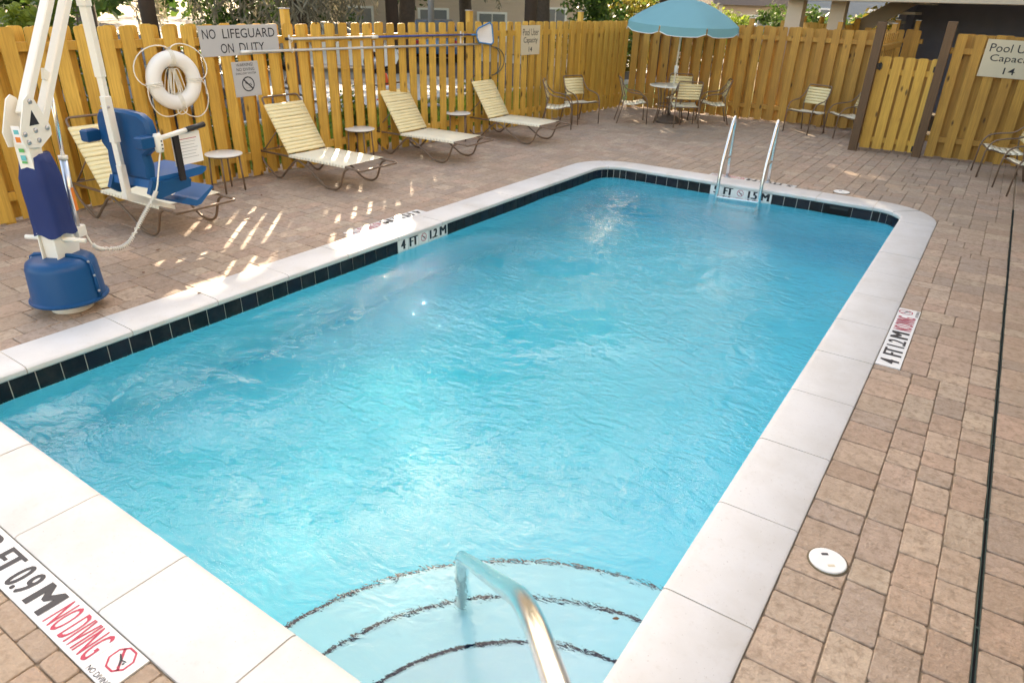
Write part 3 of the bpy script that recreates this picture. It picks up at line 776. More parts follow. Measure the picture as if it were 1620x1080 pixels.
# life ring
ring = tag(empty('life_ring', onf(3.62, 1.26, .075)), 'white life ring with rope coil hanging on the fence', 'life ring')
b = MB(); R0, r0 = .235, .082; nu, nv = 48, 16
vs = [FD*(R0+r0*math.cos(2*PI*j/nv))*math.cos(2*PI*i/nu)+V(0, 0, 1)*(R0+r0*math.cos(2*PI*j/nv))*math.sin(2*PI*i/nu)+FN*r0*.85*math.sin(2*PI*j/nv) for i in range(nu) for j in range(nv)]
b.add(vs, [(i*nv+j, ((i+1) % nu)*nv+j, ((i+1) % nu)*nv+(j+1) % nv, i*nv+(j+1) % nv) for i in range(nu) for j in range(nv)])
b.obj('float', 'ring_white', ring, True)
angs = [PI/2+.0, PI, -PI/2+.05, .0]
for a in (PI/2, PI+.12, -.02, -PI/2+.1):
    c = FD*R0*math.cos(a)+V(0, 0, 1)*R0*math.sin(a); rad = FD*math.cos(a)+V(0, 0, 1)*math.sin(a); tg = -FD*math.sin(a)+V(0, 0, 1)*math.cos(a)
    pts = [c+rad*(r0+.004)*math.cos(t)+FN*(r0*.87+.004)*math.sin(t) for t in [2*PI*i/16 for i in range(16)]]
    b = MB()
    for s in (-1, 1): b.tube([p+tg*.018*s for p in pts], .003, 5, closed=True)
    for s in (-.018, 0, .018): b.tube([p+tg*s for p in pts], .007, 5, closed=True)
    b.obj('band', 'rope_white', ring, True)
aa = [PI/2, PI+.12, 2*PI-PI/2+.1, 2*PI-.02, 2*PI+PI/2]
loops = [(PI/2, PI+.12, .155), (PI+.12, 1.5*PI+.1, .05), (1.5*PI+.1, 2*PI-.02, .13), (2*PI-.02, 2.5*PI, .165)]
for a0, a1, sag in loops:
    pts = []
    for i in range(15):
        t = i/14; a = a0+(a1-a0)*t; rr = R0+r0+.006+sag*math.sin(PI*t)**.8
        pts.append(FD*rr*math.cos(a)+V(0, 0, 1)*(rr*math.sin(a)-.05*math.sin(PI*t))+FN*.02*math.cos(5*t))
    MB().tube(pts, .0065, 6).obj('grab_line', 'rope_white', ring, True)
b = MB()
for k in range(9):
    rr = random.Random(k); pts = []; wx = rr.uniform(.03, .09); hz = rr.uniform(.13, .2); ox = rr.uniform(-.03, .05); fz = rr.uniform(-.035, .03)
    for i in range(19):
        t = 2*PI*i/18; pts.append(FD*(ox+wx*math.sin(t)*(1-.5*math.cos(t)))+V(0, 0, 1)*(.13-hz*(1-math.cos(t)))+FN*(fz+.01*math.sin(3*t)))
    b.tube(pts, .0055, 5)
pts = [FD*(.01+.05*math.sin(t*2.2))+V(0, 0, -.2-.16*math.sin(t))+FN*(.08-.02*t) for t in [PI*i/14 for i in range(15)]]
b.tube(pts, .0055, 5)
b.obj('rope_coil', 'rope_white', ring, True)
MB().tube([V(0, 0, R0+r0)-FN*.08, V(0, 0, R0+r0+.01)+FN*.0, V(0, 0, R0+r0+.03)+FN*.02], .008, 6).obj('hook', 'dull_steel', ring, True)
# telescopic poles on brackets
def fpole(name, y0, z0, y1, z1, r, segs, label, out=.035):
    root = tag(empty(name, onf(y0, z0, out)), label, 'pole'); o = onf(y0, z0, out)
    for a, b2, rr, mt, nm in segs:
        pa, pb = onf(y0+(y1-y0)*a, z0+(z1-z0)*a, out)-o, onf(y0+(y1-y0)*b2, z0+(z1-z0)*b2, out)-o
        MB().tube([pa, pb], rr, 10).obj(nm, mt, root, True)
    return root
p1_ = fpole('telescopic_pole', 5.22, 1.655, 8.95, 1.645, .016, [(0, .40, .0165, 'pole_grey', 'outer_tube'), (.385, .415, .024, 'table_white', 'lock_collar'), (.40, 1, .0145, 'pole_blue', 'inner_tube'), (-.005, .004, .019, 'black_plastic', 'end_grip')], 'grey and blue telescopic pole carrying the skimmer net')
p2_ = fpole('telescopic_pole', 4.56, 1.525, 9.06, 1.495, .016, [(0, 1, .0165, 'pole_grey', 'outer_tube'), (-.004, .03, .020, 'table_white', 'end_grip')], 'long plain grey pole hung below the skimmer pole', .034)
for y, z in ((5.28, 1.60), (8.62, 1.60)):
    hk = tag(empty('pole_hook', onf(y, z, .0)), 'white wire pole hook %s' % ('on the tall post beside the lifeguard sign' if y < 6 else 'close to the skimmer net'), 'hook')
    b = MB()
    for dz in (.028, -.092): b.tube([FN*.001+V(0, 0, dz+.03), FN*.012+V(0, 0, dz), FN*.04+V(0, 0, dz-.018), FN*.062+V(0, 0, dz+.005), FN*.062+V(0, 0, dz+.05)], .004, 6)
    b.obj('wire', 'table_white', hk, True); MB().box(FN*.004+V(0, 0, 0), (.006, .03, .2)).obj('back_plate', 'table_white', hk)
nb = empty('skimmer_net', onf(8.98, 1.64, .06)); tag(nb, 'white leaf skimmer net with blue frame on the fence', 'pool net')
poly = [(-.02, -.06), (.03, -.15), (.36, -.20), (.42, -.16), (.37, .20), (.31, .235), (.02, .13), (-.03, .07)]
frame_pts = [FD*(a*1.0)+V(0, 0, b_*.78)+FN*.01 for a, b_ in poly]
fp = []
for i in range(len(frame_pts)):
    a, c = frame_pts[i], frame_pts[(i+1) % len(frame_pts)]; fp += [a.lerp(c, t) for t in (0, .25, .5, .75)]
MB().tube(fp, .0125, 8, closed=True).obj('rim', 'net_blue', nb, True)
b = MB(); cN = sum(frame_pts, V(0, 0, 0))/len(frame_pts)
rings_ = [[cN.lerp(p, t)-FN*.045*(1-t**2) for p in fp] for t in (.33, .66, 1)]
vs = [cN-FN*.045]+[p for r in rings_ for p in r]; n = len(fp); fs = [(0, 1+i, 1+(i+1) % n) for i in range(n)]
for k in range(2): fs += [(1+k*n+i, 1+k*n+(i+1) % n, 1+(k+1)*n+(i+1) % n, 1+(k+1)*n+i) for i in range(n)]
b.add(vs, fs); b.obj('bag', 'net_mesh', nb, True)
MB().tube([FD*(-.14)+FN*-.02, FD*.0+V(0, 0, 0)], .012, 8).obj('socket', 'net_blue', nb, True)
hs = tag(empty('hanging_hose', onf(9.4, 1.44, .02)), 'thin dark looped hose hanging below the skimmer net', 'hose')
b = MB()
for k, (wd, hh) in enumerate(((.40, .46), (.27, .46))):
    pts = [FD*(.02+wd*math.sin(t)*(.9 if t < PI else .0))+V(0, 0, -hh*(1-math.cos(t))/2)+FN*(.012*k) for t in [PI*i/16 for i in range(17)]]
    b.tube(pts, .0075, 6)
b.tube([FD*(.02), FD*-.03+V(0, 0, .05)], .0075, 6)
b.obj('loop', 'hose_dark', hs, True)

# ================================================================== pool ladder and hand rail
ld = tag(empty('pool_ladder', (2.03, 8.78, 0), .12), 'stainless steel pool ladder at the far coping', 'ladder')
for sx in (-.28, .28):
    pts = [(sx, -.01+.02, -.02), (sx, -.02, .30), (sx, -.035, .73), (sx, -.10, .855), (sx, -.20, .80), (sx, -.50, .33), (sx, -.56, .12), (sx, -.57, -1.0)]
    MB().tube(fillet(pts, [0, .1, .12, .09, .12, .15, .1, 0], 6), .0240, 12).obj('rail', 'stainless', ld, True)
    MB().tube([(sx, -.018, .30), (sx, -.50, .325)], .017, 10).obj('brace', 'stainless', ld, True)
    MB().lathe([(.05, 0), (.05, .008), (.03, .022), (.024, .026)], (sx, .01, .001), 20).obj('escutcheon', 'dull_steel', ld, True)
for z in (-.14, -.42, -.70): MB().box((0, -.57, z), (.54, .085, .022), ch=.006).obj('tread', 'stainless', ld)
hr = tag(empty('hand_rail', (4.62, -.62, 0)), 'curved stainless hand rail descending into the corner steps', 'hand rail')
o = V(4.62, -.62, 0)
pts = [V(4.66, -.63, 0), V(4.66, -.63, .80), V(4.50, -.47, 1.04), V(4.10, -.085, .945), V(3.155, .855, -.175), V(3.15, .86, -.70)]
MB().tube([p-o for p in fillet(pts, [0, .25, .22, .16, .10, 0], 10)], .0275, 20).obj('rail', 'stainless', hr, True)
MB().lathe([(.055, 0), (.055, .008), (.034, .022), (.03, .026)], V(4.66, -.63, .001)-o, 20).obj('escutcheon', 'stainless', hr, True)

# ================================================================== loungers, tables, chairs
def tube_obj(name, pts, r, par, mat='bronze_tube', n=8): return MB().tube(pts, r, n).obj(name, mat, par, True)
def make_lounger():
    """origin under the hinge; +x towards the foot, width in y"""
    t = empty('sun_lounger', (0, 0, 0)); hw = .325; H = .33
    for s in (-1, 1):
        y = s*hw
        # side rail and two W legs bent from one tube each
        tube_obj('side_rail', fillet([(-.62, y, H-.01), (-.05, y, H-.015), (.98, y, H-.012), (1.20, y, H-.022)], .05), .0135, t)
        tube_obj('leg', fillet([(-.57, y, H-.01), (-.50, y, .16), (-.28, y, .0135), (-.20, y, .0135), (-.06, y, .14), (.10, y, H-.055), (.17, y, H-.045), (.30, y, H-.10), (.62, y, .03), (.70, y, .0135), (.80, y, .0135), (.88, y, .06), (.97, y, H-.06), (1.04, y, H-.025)], [0, .09, .07, .05, .08, .07, .06, .09, .05, .05, .05, .05, .06, 0], 5), .0135, t)
    tube_obj('foot_bar', fillet([(1.19, -hw, H-.022), (1.235, -hw, H-.03), (1.235, hw, H-.03), (1.19, hw, H-.022)], .04), .0135, t)
    tube_obj('head_bar', fillet([(-.55, -hw, H-.02), (-.63, -hw, H-.01), (-.63, hw, H-.01), (-.55, hw, H-.02)], .05), .0135, t)
    tube_obj('sled_bar', [(-.24, -hw, .0135), (-.24, hw, .0135)], .0, t) if False else None
    a = math.radians(57); ca, sa = math.cos(a), math.sin(a)
    bl = .72
    P = lambda u, y, w=0: (-.02-u*ca+w*sa, y, H+.0+u*sa+w*ca)
    bf = MB().tube(fillet([P(0, -hw+.03), P(bl-.06, -hw+.03), P(bl+.065, -hw+.03), P(bl+.065, hw-.03), P(bl-.06, hw-.03), P(0, hw-.03)], [0, .02, .07, .07, .02, 0]), .0125, 8).obj('back_frame', 'bronze_tube', t, True)
    # adjustable strut with ratchet
    for s in (-1, 1): tube_obj('back_strut', [P(.34, s*(hw-.035), -.02), (-.50, s*(hw-.02), H+.005)], .008, t)
    tube_obj('ratchet_bar', [(-.46, -hw+.01, H+.012), (-.46, hw-.01, H+.012)], .007, t)
    rr = random.Random(3)
    n = 14; pit = (bl-.05)/n
    for i in range(n):                                          # back straps
        u = .012+pit*(i+.5); th = .0035; wdt = pit*.955/2; jit = rr.uniform(-.002, .002)
        vs = []
        for yy, ww in ((-hw+.012, -.006), (-hw+.018, .013), (-.12, .0115), (.12, .0115), (hw-.018, .013), (hw-.012, -.006)):
            for du in (-wdt, wdt):
                for dw in (0, th): vs.append(P(u+du+jit, yy, ww+dw))
        fs = []
        for k in range(5):
            o = k*4; fs += [(o+1, o+3, o+7, o+5), (o, o+4, o+6, o+2), (o, o+1, o+5, o+4), (o+2, o+6, o+7, o+3)]
        MB().add(vs, fs).obj('back_strap', 'vinyl_cream', t, True)
    n = 19; x0, x1 = .0, 1.0; pit = (x1-x0)/n
    for i in range(n):                                          # seat straps
        x = x0+pit*(i+.5); wdt = pit*.95/2; th = .0035; vs = []
        for yy, zz in ((-hw-.017, H-.022), (-hw-.012, H+.004), (-.12, H+.0005), (.12, H+.0005), (hw+.012, H+.004), (hw+.017, H-.022)):
            for dx in (-wdt, wdt):
                for dz in (0, th): vs.append((x+dx, yy, zz+dz))
        fs = []
        for k in range(5):
            o = k*4; fs += [(o+1, o+3, o+7, o+5), (o, o+4, o+6, o+2), (o, o+1, o+5, o+4), (o+2, o+6, o+7, o+3)]
        MB().add(vs, fs).obj('seat_strap', 'vinyl_pale', t, True)
    return t
lg = make_lounger()
spots = [(-2.66, 2.66, .03, 'cream strap sun lounger parked behind the blue pool lift chair'),
         (-2.64, 5.02, .02, 'cream strap sun lounger beneath the warning sign'),
         (-2.66, 7.12, .03, 'cream strap sun lounger under the blue half of the pole'),
         (-2.52, 9.20, .03, 'cream strap sun lounger beside the two armchairs at the fence')]
for i, (x, y, r, lab) in enumerate(spots):
    o = lg if i == 0 else copy_tree(lg); o.location = (x, y, 0); o.rotation_euler = (0, 0, r); tag(o, lab, 'sun lounger', 'sun loungers along the left fence')
def make_side_table():
    t = empty('side_table', (0, 0, 0)); R_ = .215
    d = MB().lathe([(R_-.012, .432), (R_-.003, .434), (R_, .441), (R_-.003, .449), (R_-.012, .452), (.01, .4515)], n=40).obj('top', 'table_white', t); smooth_angle(d, 35)
    for k in range(4):
        a = PI/4+k*PI/2; c, s = math.cos(a), math.sin(a)
        tube_obj('leg', [(c*.19, s*.19, 0), (c*.17, s*.17, .42)], .011, t)
    b = MB().tube([(.165*math.cos(2*PI*i/20), .165*math.sin(2*PI*i/20), .42) for i in range(20)], .009, 6, closed=True); b.obj('apron_ring', 'bronze_tube', t, True)
    return t
stb = make_side_table()
for i, (x, y, lab) in enumerate(((-2.83, 3.90, 'round white side table between pool lift and second lounger'), (-2.92, 6.22, 'round white side table between second and third loungers'), (-2.86, 8.44, 'round white side table between third and fourth loungers'))):
    o = stb if i == 0 else copy_tree(stb); o.location = (x, y, 0); o.rotation_euler = (0, 0, .3*i); tag(o, lab, 'side table', 'side tables between the loungers')
def make_chair():
    """stacking strap armchair facing +x"""
    t = empty('strap_armchair', (0, 0, 0)); hw = .27
    for s in (-1, 1):
        y = s*hw
        tube_obj('arm', fillet([(-.27, y*.86, .84), (-.20, y*.95, .70), (-.10, y, .60), (.10, y*1.04, .575), (.22, y*1.04, .54), (.285, y*1.0, .42), (.30, y*.98, .0)], [0, .05, .09, .08, .08, .08, 0], 5), .0115, t)
        tube_obj('leg', fillet([(-.17, y*.84, .57), (-.20, y*.86, .36), (-.30, y*.92, 0)], .1), .0115, t)
        tube_obj('seat_rail', fillet([(-.21, y*.84, .375), (-.10, y*.84, .365), (.06, y*.86, .36), (.20, y*.88, .405), (.285, y*.95, .40)], [0, .06, .1, .06, 0], 5), .0105, t)
        tube_obj('leg', [(.215, y*.80, .395), (.235, y*.84, 0)], .0105, t) if False else None
        tube_obj('back_post', [(-.27, y*.86, .84), (-.17, y*.84, .50)], .0105, t)
    tube_obj('top_bar', fillet([(-.255, -hw*.87, .815), (-.275, -hw*.84, .855), (-.275, hw*.84, .855), (-.255, hw*.87, .815)], .03), .0115, t)
    tube_obj('cross_bar', [(-.20, -hw*.84, .375), (-.20, hw*.84, .375)], .0095, t)
    tube_obj('cross_bar', [(.25, -hw*.9, .398), (.25, hw*.9, .398)], .0095, t)
    n = 6
    for i in range(n):
        u = (i+.5)/n; z = .515+u*.30; x = -.178-u*.078; hz = .30/n*.45; vs = []
        for yy, dx in ((-hw*.86, -.012), (-hw*.84, .012), (0, -.002), (hw*.84, .012), (hw*.86, -.012)):
            for dz in (-hz, hz):
                for th in (0, .0035): vs.append((x+dx+th-dz*.26, yy, z+dz))
        fs = []
        for k in range(4):
            o = k*4; fs += [(o+1, o+3, o+7, o+5), (o, o+4, o+6, o+2), (o, o+1, o+5, o+4), (o+2, o+6, o+7, o+3)]
        MB().add(vs, fs).obj('back_strap', 'vinyl_cream', t, True)
    sx = [(-.20, .387), (-.12, .378), (-.04, .373), (.04, .374), (.12, .392), (.19, .418), (.255, .415)]
    for i in range(len(sx)-1):
        (xa, za), (xb, zb) = sx[i], sx[i+1]; xm, zm = (xa+xb)/2, (za+zb)/2; ux_, uz_ = (xb-xa)*.46, (zb-za)*.46; vs = []
        for yy, dz in ((-hw*.89, -.018), (-hw*.87, .004), (0, -.006), (hw*.87, .004), (hw*.89, -.018)):
            for q in (-1, 1):
                for th in (0, .0035): vs.append((xm+q*ux_, yy, zm+q*uz_+dz+th))
        fs = []
        for k in range(4):
            o = k*4; fs += [(o+1, o+3, o+7, o+5), (o, o+4, o+6, o+2), (o, o+1, o+5, o+4), (o+2, o+6, o+7, o+3)]
        MB().add(vs, fs).obj('seat_strap', 'vinyl_pale', t, True)
    return t
ch = make_chair()
cs = [(-2.32, 10.80, 28, 'cream strap armchair next to the last lounger'), (-2.28, 11.62, -22, 'cream strap armchair against the left fence, by a twin beside the loungers'),
      (-1.52, 12.42, 32, 'cream strap armchair on the left fence side of the umbrella table'), (-1.05, 13.72, -72, 'cream strap armchair tucked between umbrella table and back fence'),
      (-.50, 12.72, 124, 'cream strap armchair with its back to the pool at the umbrella table'), (-.20, 13.55, 205, 'cream strap armchair on the gate side of the umbrella table'),
      (1.62, 13.72, 250, 'cream strap armchair against the back fence near the gate post'), (2.36, 13.70, 212, 'cream strap armchair half hidden behind the dark gate post'),
      (4.92, 11.62, 190, 'cream strap armchair before the right fence beneath the sign'), (5.27, 10.55, 200, 'cream strap armchair standing out from the right fence, seat edge only')]
for i, (x, y, a, lab) in enumerate(cs):
    o = ch if i == 0 else copy_tree(ch); o.location = (x, y, 0); o.rotation_euler = (0, 0, math.radians(a)); tag(o, lab, 'chair', 'strap armchairs on the deck')
# umbrella table
TX, TY = -.90, 12.93
t = tag(empty('patio_table', (TX, TY, 0), .3), 'round white patio table under the blue umbrella', 'table')
d = MB().lathe([(.40, .700), (.445, .702), (.455, .712), (.45, .724), (.43, .727), (.03, .7265)], n=44).obj('top', 'table_white', t); smooth_angle(d, 35)
for k in range(4):
    a = PI/4+k*PI/2; c, s = math.cos(a), math.sin(a)
    tube_obj('leg', fillet([(c*.38, s*.38, 0), (c*.28, s*.28, .34), (c*.36, s*.36, .70)], .15), .013, t)
MB().tube([(.29*math.cos(2*PI*i/20), .29*math.sin(2*PI*i/20), .34) for i in range(20)], .010, 6, closed=True).obj('stretcher_ring', 'bronze_tube', t, True)
u = tag(empty('patio_umbrella', (TX, TY, 0)), 'light blue patio umbrella with white piped valance', 'umbrella')
tilt = Matrix.Rotation(math.radians(3.5), 3, V(math.cos(.9), math.sin(.9), 0)) 
tt = lambda v: tilt @ Vector(v)
MB().tube([tt((0, 0, .05)), tt((0, 0, 2.27))], .0185, 12).obj('pole', 'umbrella_pole', u, True)
MB().tube([tt((0, 0, .96)), tt((0, 0, 1.10))], .034, 12).obj('crank_housing', 'table_white', u, True)
MB().tube([tt((0, 0, 2.30)), tt((0, 0, 2.325)), tt((0, 0, 2.35))], [.03, .024, .008], 10).obj('finial', 'table_white', u, True)
NS, RU = 8, 1.10
b = MB(); rows = [0.02, .3, .55, .78, .92, 1.0]; vs = []; ncol = NS*6
for rr in rows:
    for k in range(ncol):
        ph = (k % 6)/6; sagf = 1-.055*math.sin(PI*ph)*rr
        a = 2*PI*k/ncol; z = 2.30-.42*rr**1.75-.012*math.sin(PI*ph)*rr
        vs.append(tt((RU*rr*sagf*math.cos(a), RU*rr*sagf*math.sin(a), z)))
fs = []
for i in range(len(rows)-1):
    for k in range(ncol): fs.append((i*ncol+k, i*ncol+(k+1) % ncol, (i+1)*ncol+(k+1) % ncol, (i+1)*ncol+k))
b.add(vs, fs)
cn = b.obj('canopy', 'umbrella_fabric', u, True)
for k in range(NS):
    b = MB(); vs = []; edge = []
    for i in range(7):
        ph = i/6; a = 2*PI*(k+.015+.97*ph)/NS; sagf = 1-.055*math.sin(PI*ph); drop = .15*(1-.0*ph) if 0 < i < 6 else .10
        dz = 2.30-.42-.012*math.sin(PI*ph)
        if i in (1, 5): drop = .145
        p0 = tt((RU*sagf*math.cos(a), RU*sagf*math.sin(a), dz)); p1 = tt((RU*1.012*sagf*math.cos(a), RU*1.012*sagf*math.sin(a), dz-drop)); vs += [p0, p1]; edge.append(p1)
    b.add(vs, [(2*i, 2*i+1, 2*i+3, 2*i+2) for i in range(6)]); v_ = b.obj('valance', 'umbrella_fabric', u, True)
    MB().tube(edge, .006, 5).obj('piping', 'umbrella_trim', v_, True)
    a = 2*PI*k/NS; tube_obj('rib', [tt((.02*math.cos(a), .02*math.sin(a), 2.26)), tt((RU*.55*math.cos(a), RU*.55*math.sin(a), 2.28-.42*.55**1.75-.02)), tt((RU*math.cos(a), RU*math.sin(a), 1.865))], .006, u, 'umbrella_pole', 6)
    tube_obj('stretcher', [tt((.03*math.cos(a), .03*math.sin(a), 1.72)), tt((RU*.55*math.cos(a), RU*.55*math.sin(a), 2.08))], .005, u, 'umbrella_pole', 6)
sb_ = tag(empty('umbrella_base', (TX, TY, 0), .2), 'dark brown weighted base under the patio table', 'umbrella base')
d = MB().lathe([(.27, .002), (.28, .02), (.27, .055), (.16, .13), (.05, .15)], n=8).obj('weight', 'stand_brown', sb_)
MB().lathe([(.03, .12), (.03, .36), (.026, .36)], n=14).obj('socket', 'stand_brown', sb_, True)

# ================================================================== pool lift
LX, LY = -.725, 1.035
lf = tag(empty('pool_lift', (LX, LY, 0)), 'white pool lift with blue seat and blue drum base', 'pool lift')
MB().lathe([(.138, .0), (.142, .012), (.142, .07), (.13, .085)], n=32).obj('pedestal', 'lift_white', lf, True)
dm = MB().lathe([(.258, .085), (.264, .092), (.262, .104), (.246, .112), (.243, .13), (.232, .345), (.220, .382), (.19, .402), (.14, .410), (.02, .415)], n=48).obj('drum_cover', 'lift_blue', lf); smooth_angle(dm, 50)
# flange seam of the drum: arch over the top, facing the mast side
cdir = (CAM-V(LX, LY, 0)); cdir.z = 0; cdir.normalize(); side = V(-cdir.y, cdir.x, 0)
for sgn, nm in ((1, 'seam_flange'),):
    ax = (side*.75+cdir*.66).normalized()
    prof_ = [(.252, .11), (.246, .22), (.239, .34), (.227, .388), (.19, .412), (.10, .420)]
    pts = [ax*-r+V(0, 0, z) for r, z in prof_]; pts = [p for p in pts]+[ax*r+V(0, 0, z) for r, z in reversed(prof_)]
    MB().tube(pts, .014, 8).obj(nm, 'lift_blue', dm, True)
    for r, z in ((.262, .16), (.256, .28), (.235, .385)):
        for s in (-1, 1): MB().lathe([(.010, 0), (.010, .008), (.004, .011)], ax*s*(r-.012)+V(0, 0, z)+cdir*.012, 8, cdir.to_track_quat('Z', 'Y').to_matrix()).obj('bolt', 'dull_steel', dm, True)
AD = V(-.47, .88, 0).normalized(); AP = V(AD.y, -AD.x, 0)          # arm direction and its side (towards the camera)
rotA = Matrix((AD, AP, V(0, 0, 1))).transposed()
MB().box((0, 0, .80), (.115, .10, .90), rotA, ch=.008).obj('mast', 'lift_white', lf)
bk = MB().prism([(-.085, .40), (.14, .40), (.16, .47), (.08, .60), (-.075, .60)], AP*.054, AD, V(0, 0, 1), AP, .008); bk.prism([(-.085, .40), (.14, .40), (.16, .47), (.08, .60), (-.075, .60)], AP*-.062, AD, V(0, 0, 1), AP, .008); bk.obj('mast_bracket', 'lift_white', lf)
MB().tube([AP*-.20+V(0, 0, .55)-AD*.02, AP*.22+V(0, 0, .53)+AD*.03], .017, 10).obj('turning_handle', 'lift_white', lf, True)
# fabric battery cover: wrinkled sleeve
b = MB(); nA, nZ = 28, 12; vs = []; rr = random.Random(5)
for j in range(nZ):
    z = .575+(1.135-.575)*j/(nZ-1); t_ = j/(nZ-1)
    sx_, sy_ = .108-.030*max(0, t_-.72)/.28, .100-.03*max(0, t_-.72)/.28
    if j == 0: sx_, sy_ = sx_*1.06, sy_*1.06
    for i in range(nA):
        a = 2*PI*i/nA; cx_, sn = math.cos(a), math.sin(a)
        e = 8; k_ = (abs(cx_)**e+abs(sn)**e)**(-1/e)
        w_ = 1+.02*math.sin(3*a+7*t_)+.02*math.sin(5*a-9*t_+1)+rr.uniform(-.008, .008)
        vs.append(AD*(.035+sx_*k_*cx_*w_)+AP*(sy_*k_*sn*w_)+V(0, 0, z+.014*math.sin(4*a)))
fs = [(j*nA+i, j*nA+(i+1) % nA, (j+1)*nA+(i+1) % nA, (j+1)*nA+i) for j in range(nZ-1) for i in range(nA)]+[tuple((nZ-1)*nA+i for i in range(nA))]
b.add(vs, fs); b.obj('battery_cover', 'cover_navy', lf, True)
# pivot plates
pl = [(-.095, 1.205), (.04, 1.185), (.165, 1.25), (.175, 1.305), (.085, 1.50), (.04, 1.525), (-.005, 1.50), (-.11, 1.30)]
for s in (-1, 1):
    pp = MB().prism(pl, AP*(s*.062-.004), AD, V(0, 0, 1), AP, .008).obj('pivot_plate', 'lift_white', lf)
    for x, z in ((-.075, 1.29), (.025, 1.30), (.135, 1.30), (-.06, 1.235), (.035, 1.235), (.042, 1.485)):
        MB().lathe([(.017, 0), (.017, .007), (.009, .013)], AD*x+V(0, 0, z)+AP*(s*.066), 10, (AP*s).to_track_quat('Z', 'Y').to_matrix()).obj('bolt', 'dull_steel', pp, True)
MB().prism([(-.015, 1.335), (.075, 1.335), (.038, 1.43)], AP*.0665, AD, V(0, 0, 1), AP, .0012).obj('cutout_shade', 'ink_black', pp)  # black triangle laid on the plate, painted for the shade in a hole
for z, mt, hh in ((1.30, 'teal_label', .04), (1.25, 'orange_label', .05), (1.13, 'teal_label', .05), (1.18, 'green_label', .035), (1.10, 'green_label', .02)):
    MB().box(AD*-.0655+V(0, 0, z), (.003, .036, hh*.7), rotA).obj('sticker', mt, lf)
MB().box(AD*-.066+V(0, 0, 1.28), (.001, .06, .12), rotA).obj('sticker', 'paper', lf)
# two arms
AL = 1.245; slope = math.radians(49)
du = AD*math.cos(slope)+V(0, 0, math.sin(slope))
def beam(name, a, b2, wdt, hgt, mat, par, sideax):
    a, b2 = Vector(a), Vector(b2); d = (b2-a); ln = d.length; d.normalize(); s = Vector(sideax).normalized(); n_ = d.cross(s).normalized()
    R_ = Matrix((d, s, n_)).transposed(); return MB().box((a+b2)/2, (ln, wdt, hgt), R_, ch=.007).obj(name, mat, par)
apex = V(-1.21-LX, 1.865-LY, 0)
dU = (V(apex.x, apex.y, 2.86)-(V(0, 0, 1.44)-AD*.0)); 
beam('upper_arm', V(0, 0, 1.40)+AD*.03, V(0, 0, 1.40)+AD*.15+dU*.98, .066, .062, 'lift_white', lf, AP)
beam('lower_arm', V(0, 0, 1.30)+AD*.155, V(0, 0, 1.30)+AD*.235+dU*.86, .066, .062, 'lift_white', lf, AP)
# actuator
ab, amid, atp = V(0, 0, .50)+AD*.24, V(0, 0, 1.10)+AD*.155, V(0, 0, 1.60)+AD*.35
MB().tube([ab, ab.lerp(atp, .52)], .027, 14).obj('actuator_body', 'alu_tube', lf, True)
ab_ = MB().tube([ab.lerp(atp, .50), ab.lerp(atp, .525)], .032, 14).obj('actuator_collar', 'lift_white', lf, True)
MB().tube([ab.lerp(atp, .5), atp], .0145, 12).obj('actuator_rod', 'stainless', lf, True)
MB().prism([(-.05, 0), (.03, -.035), (.035, .02), (-.03, .07)], atp+AP*-.012, AD, V(0, 0, 1), AP, .024).obj('actuator_lug', 'lift_white', lf)
MB().box(ab.lerp(atp, .24)+AP*.027+cdir*.004, (.03, .004, .17), rotA).obj('sticker', 'orange_label', lf)
MB().box(ab.lerp(atp, .24)+AP*.026-AD*.018+cdir*.004, (.018, .004, .17), rotA).obj('sticker', 'paper', lf)
MB().box(V(0, 0, .52)+AD*.26, (.09, .06, .085), rotA, ch=.006).obj('motor_box', 'lift_white', lf)
# hanger mast (telescoping, vertical)
for z0_, z1_, w_ in ((2.05, 2.90, .072), (1.55, 2.10, .058), (.62, 1.60, .044)):
    MB().box(apex+V(0, 0, (z0_+z1_)/2), (w_, w_, z1_-z0_), rotA, ch=.004).obj('hanger_tube', 'lift_white', lf)
SF = V(-.17, .985, 0).normalized(); SS_ = V(SF.y, -SF.x, 0)           # seat facing, seat right-hand side
rotS = Matrix((SF, -SS_, V(0, 0, 1))).transposed()
def S(f, s, z): return apex+SF*f+SS_*s+V(0, 0, z+.13)
MB().box(S(0, 0, 1.10), (.058, .058, .36), rotS, ch=.004).obj('hanger_sleeve', 'lift_white', lf)
for s in (-1, 1): MB().lathe([(.010, 0), (.010, .006), (.004, .009)], S(-.02, s*.038, 1.20), 8, (SS_*s).to_track_quat('Z', 'Y').to_matrix()).obj('bolt', 'dull_steel', lf, True)
MB().prism([(-.03, .50), (.03, .50), (.42, .30), (.42, .265), (.0, .44), (-.03, .46)], S(0, 0, 0)-SS_*-.03, SF, V(0, 0, 1), SS_*-1, .06).obj('seat_bracket', 'lift_white', lf)
MB().box(S(.0, 0, .60), (.05, .05, .28), rotS, ch=.004).obj('hanger_foot', 'lift_white', lf)
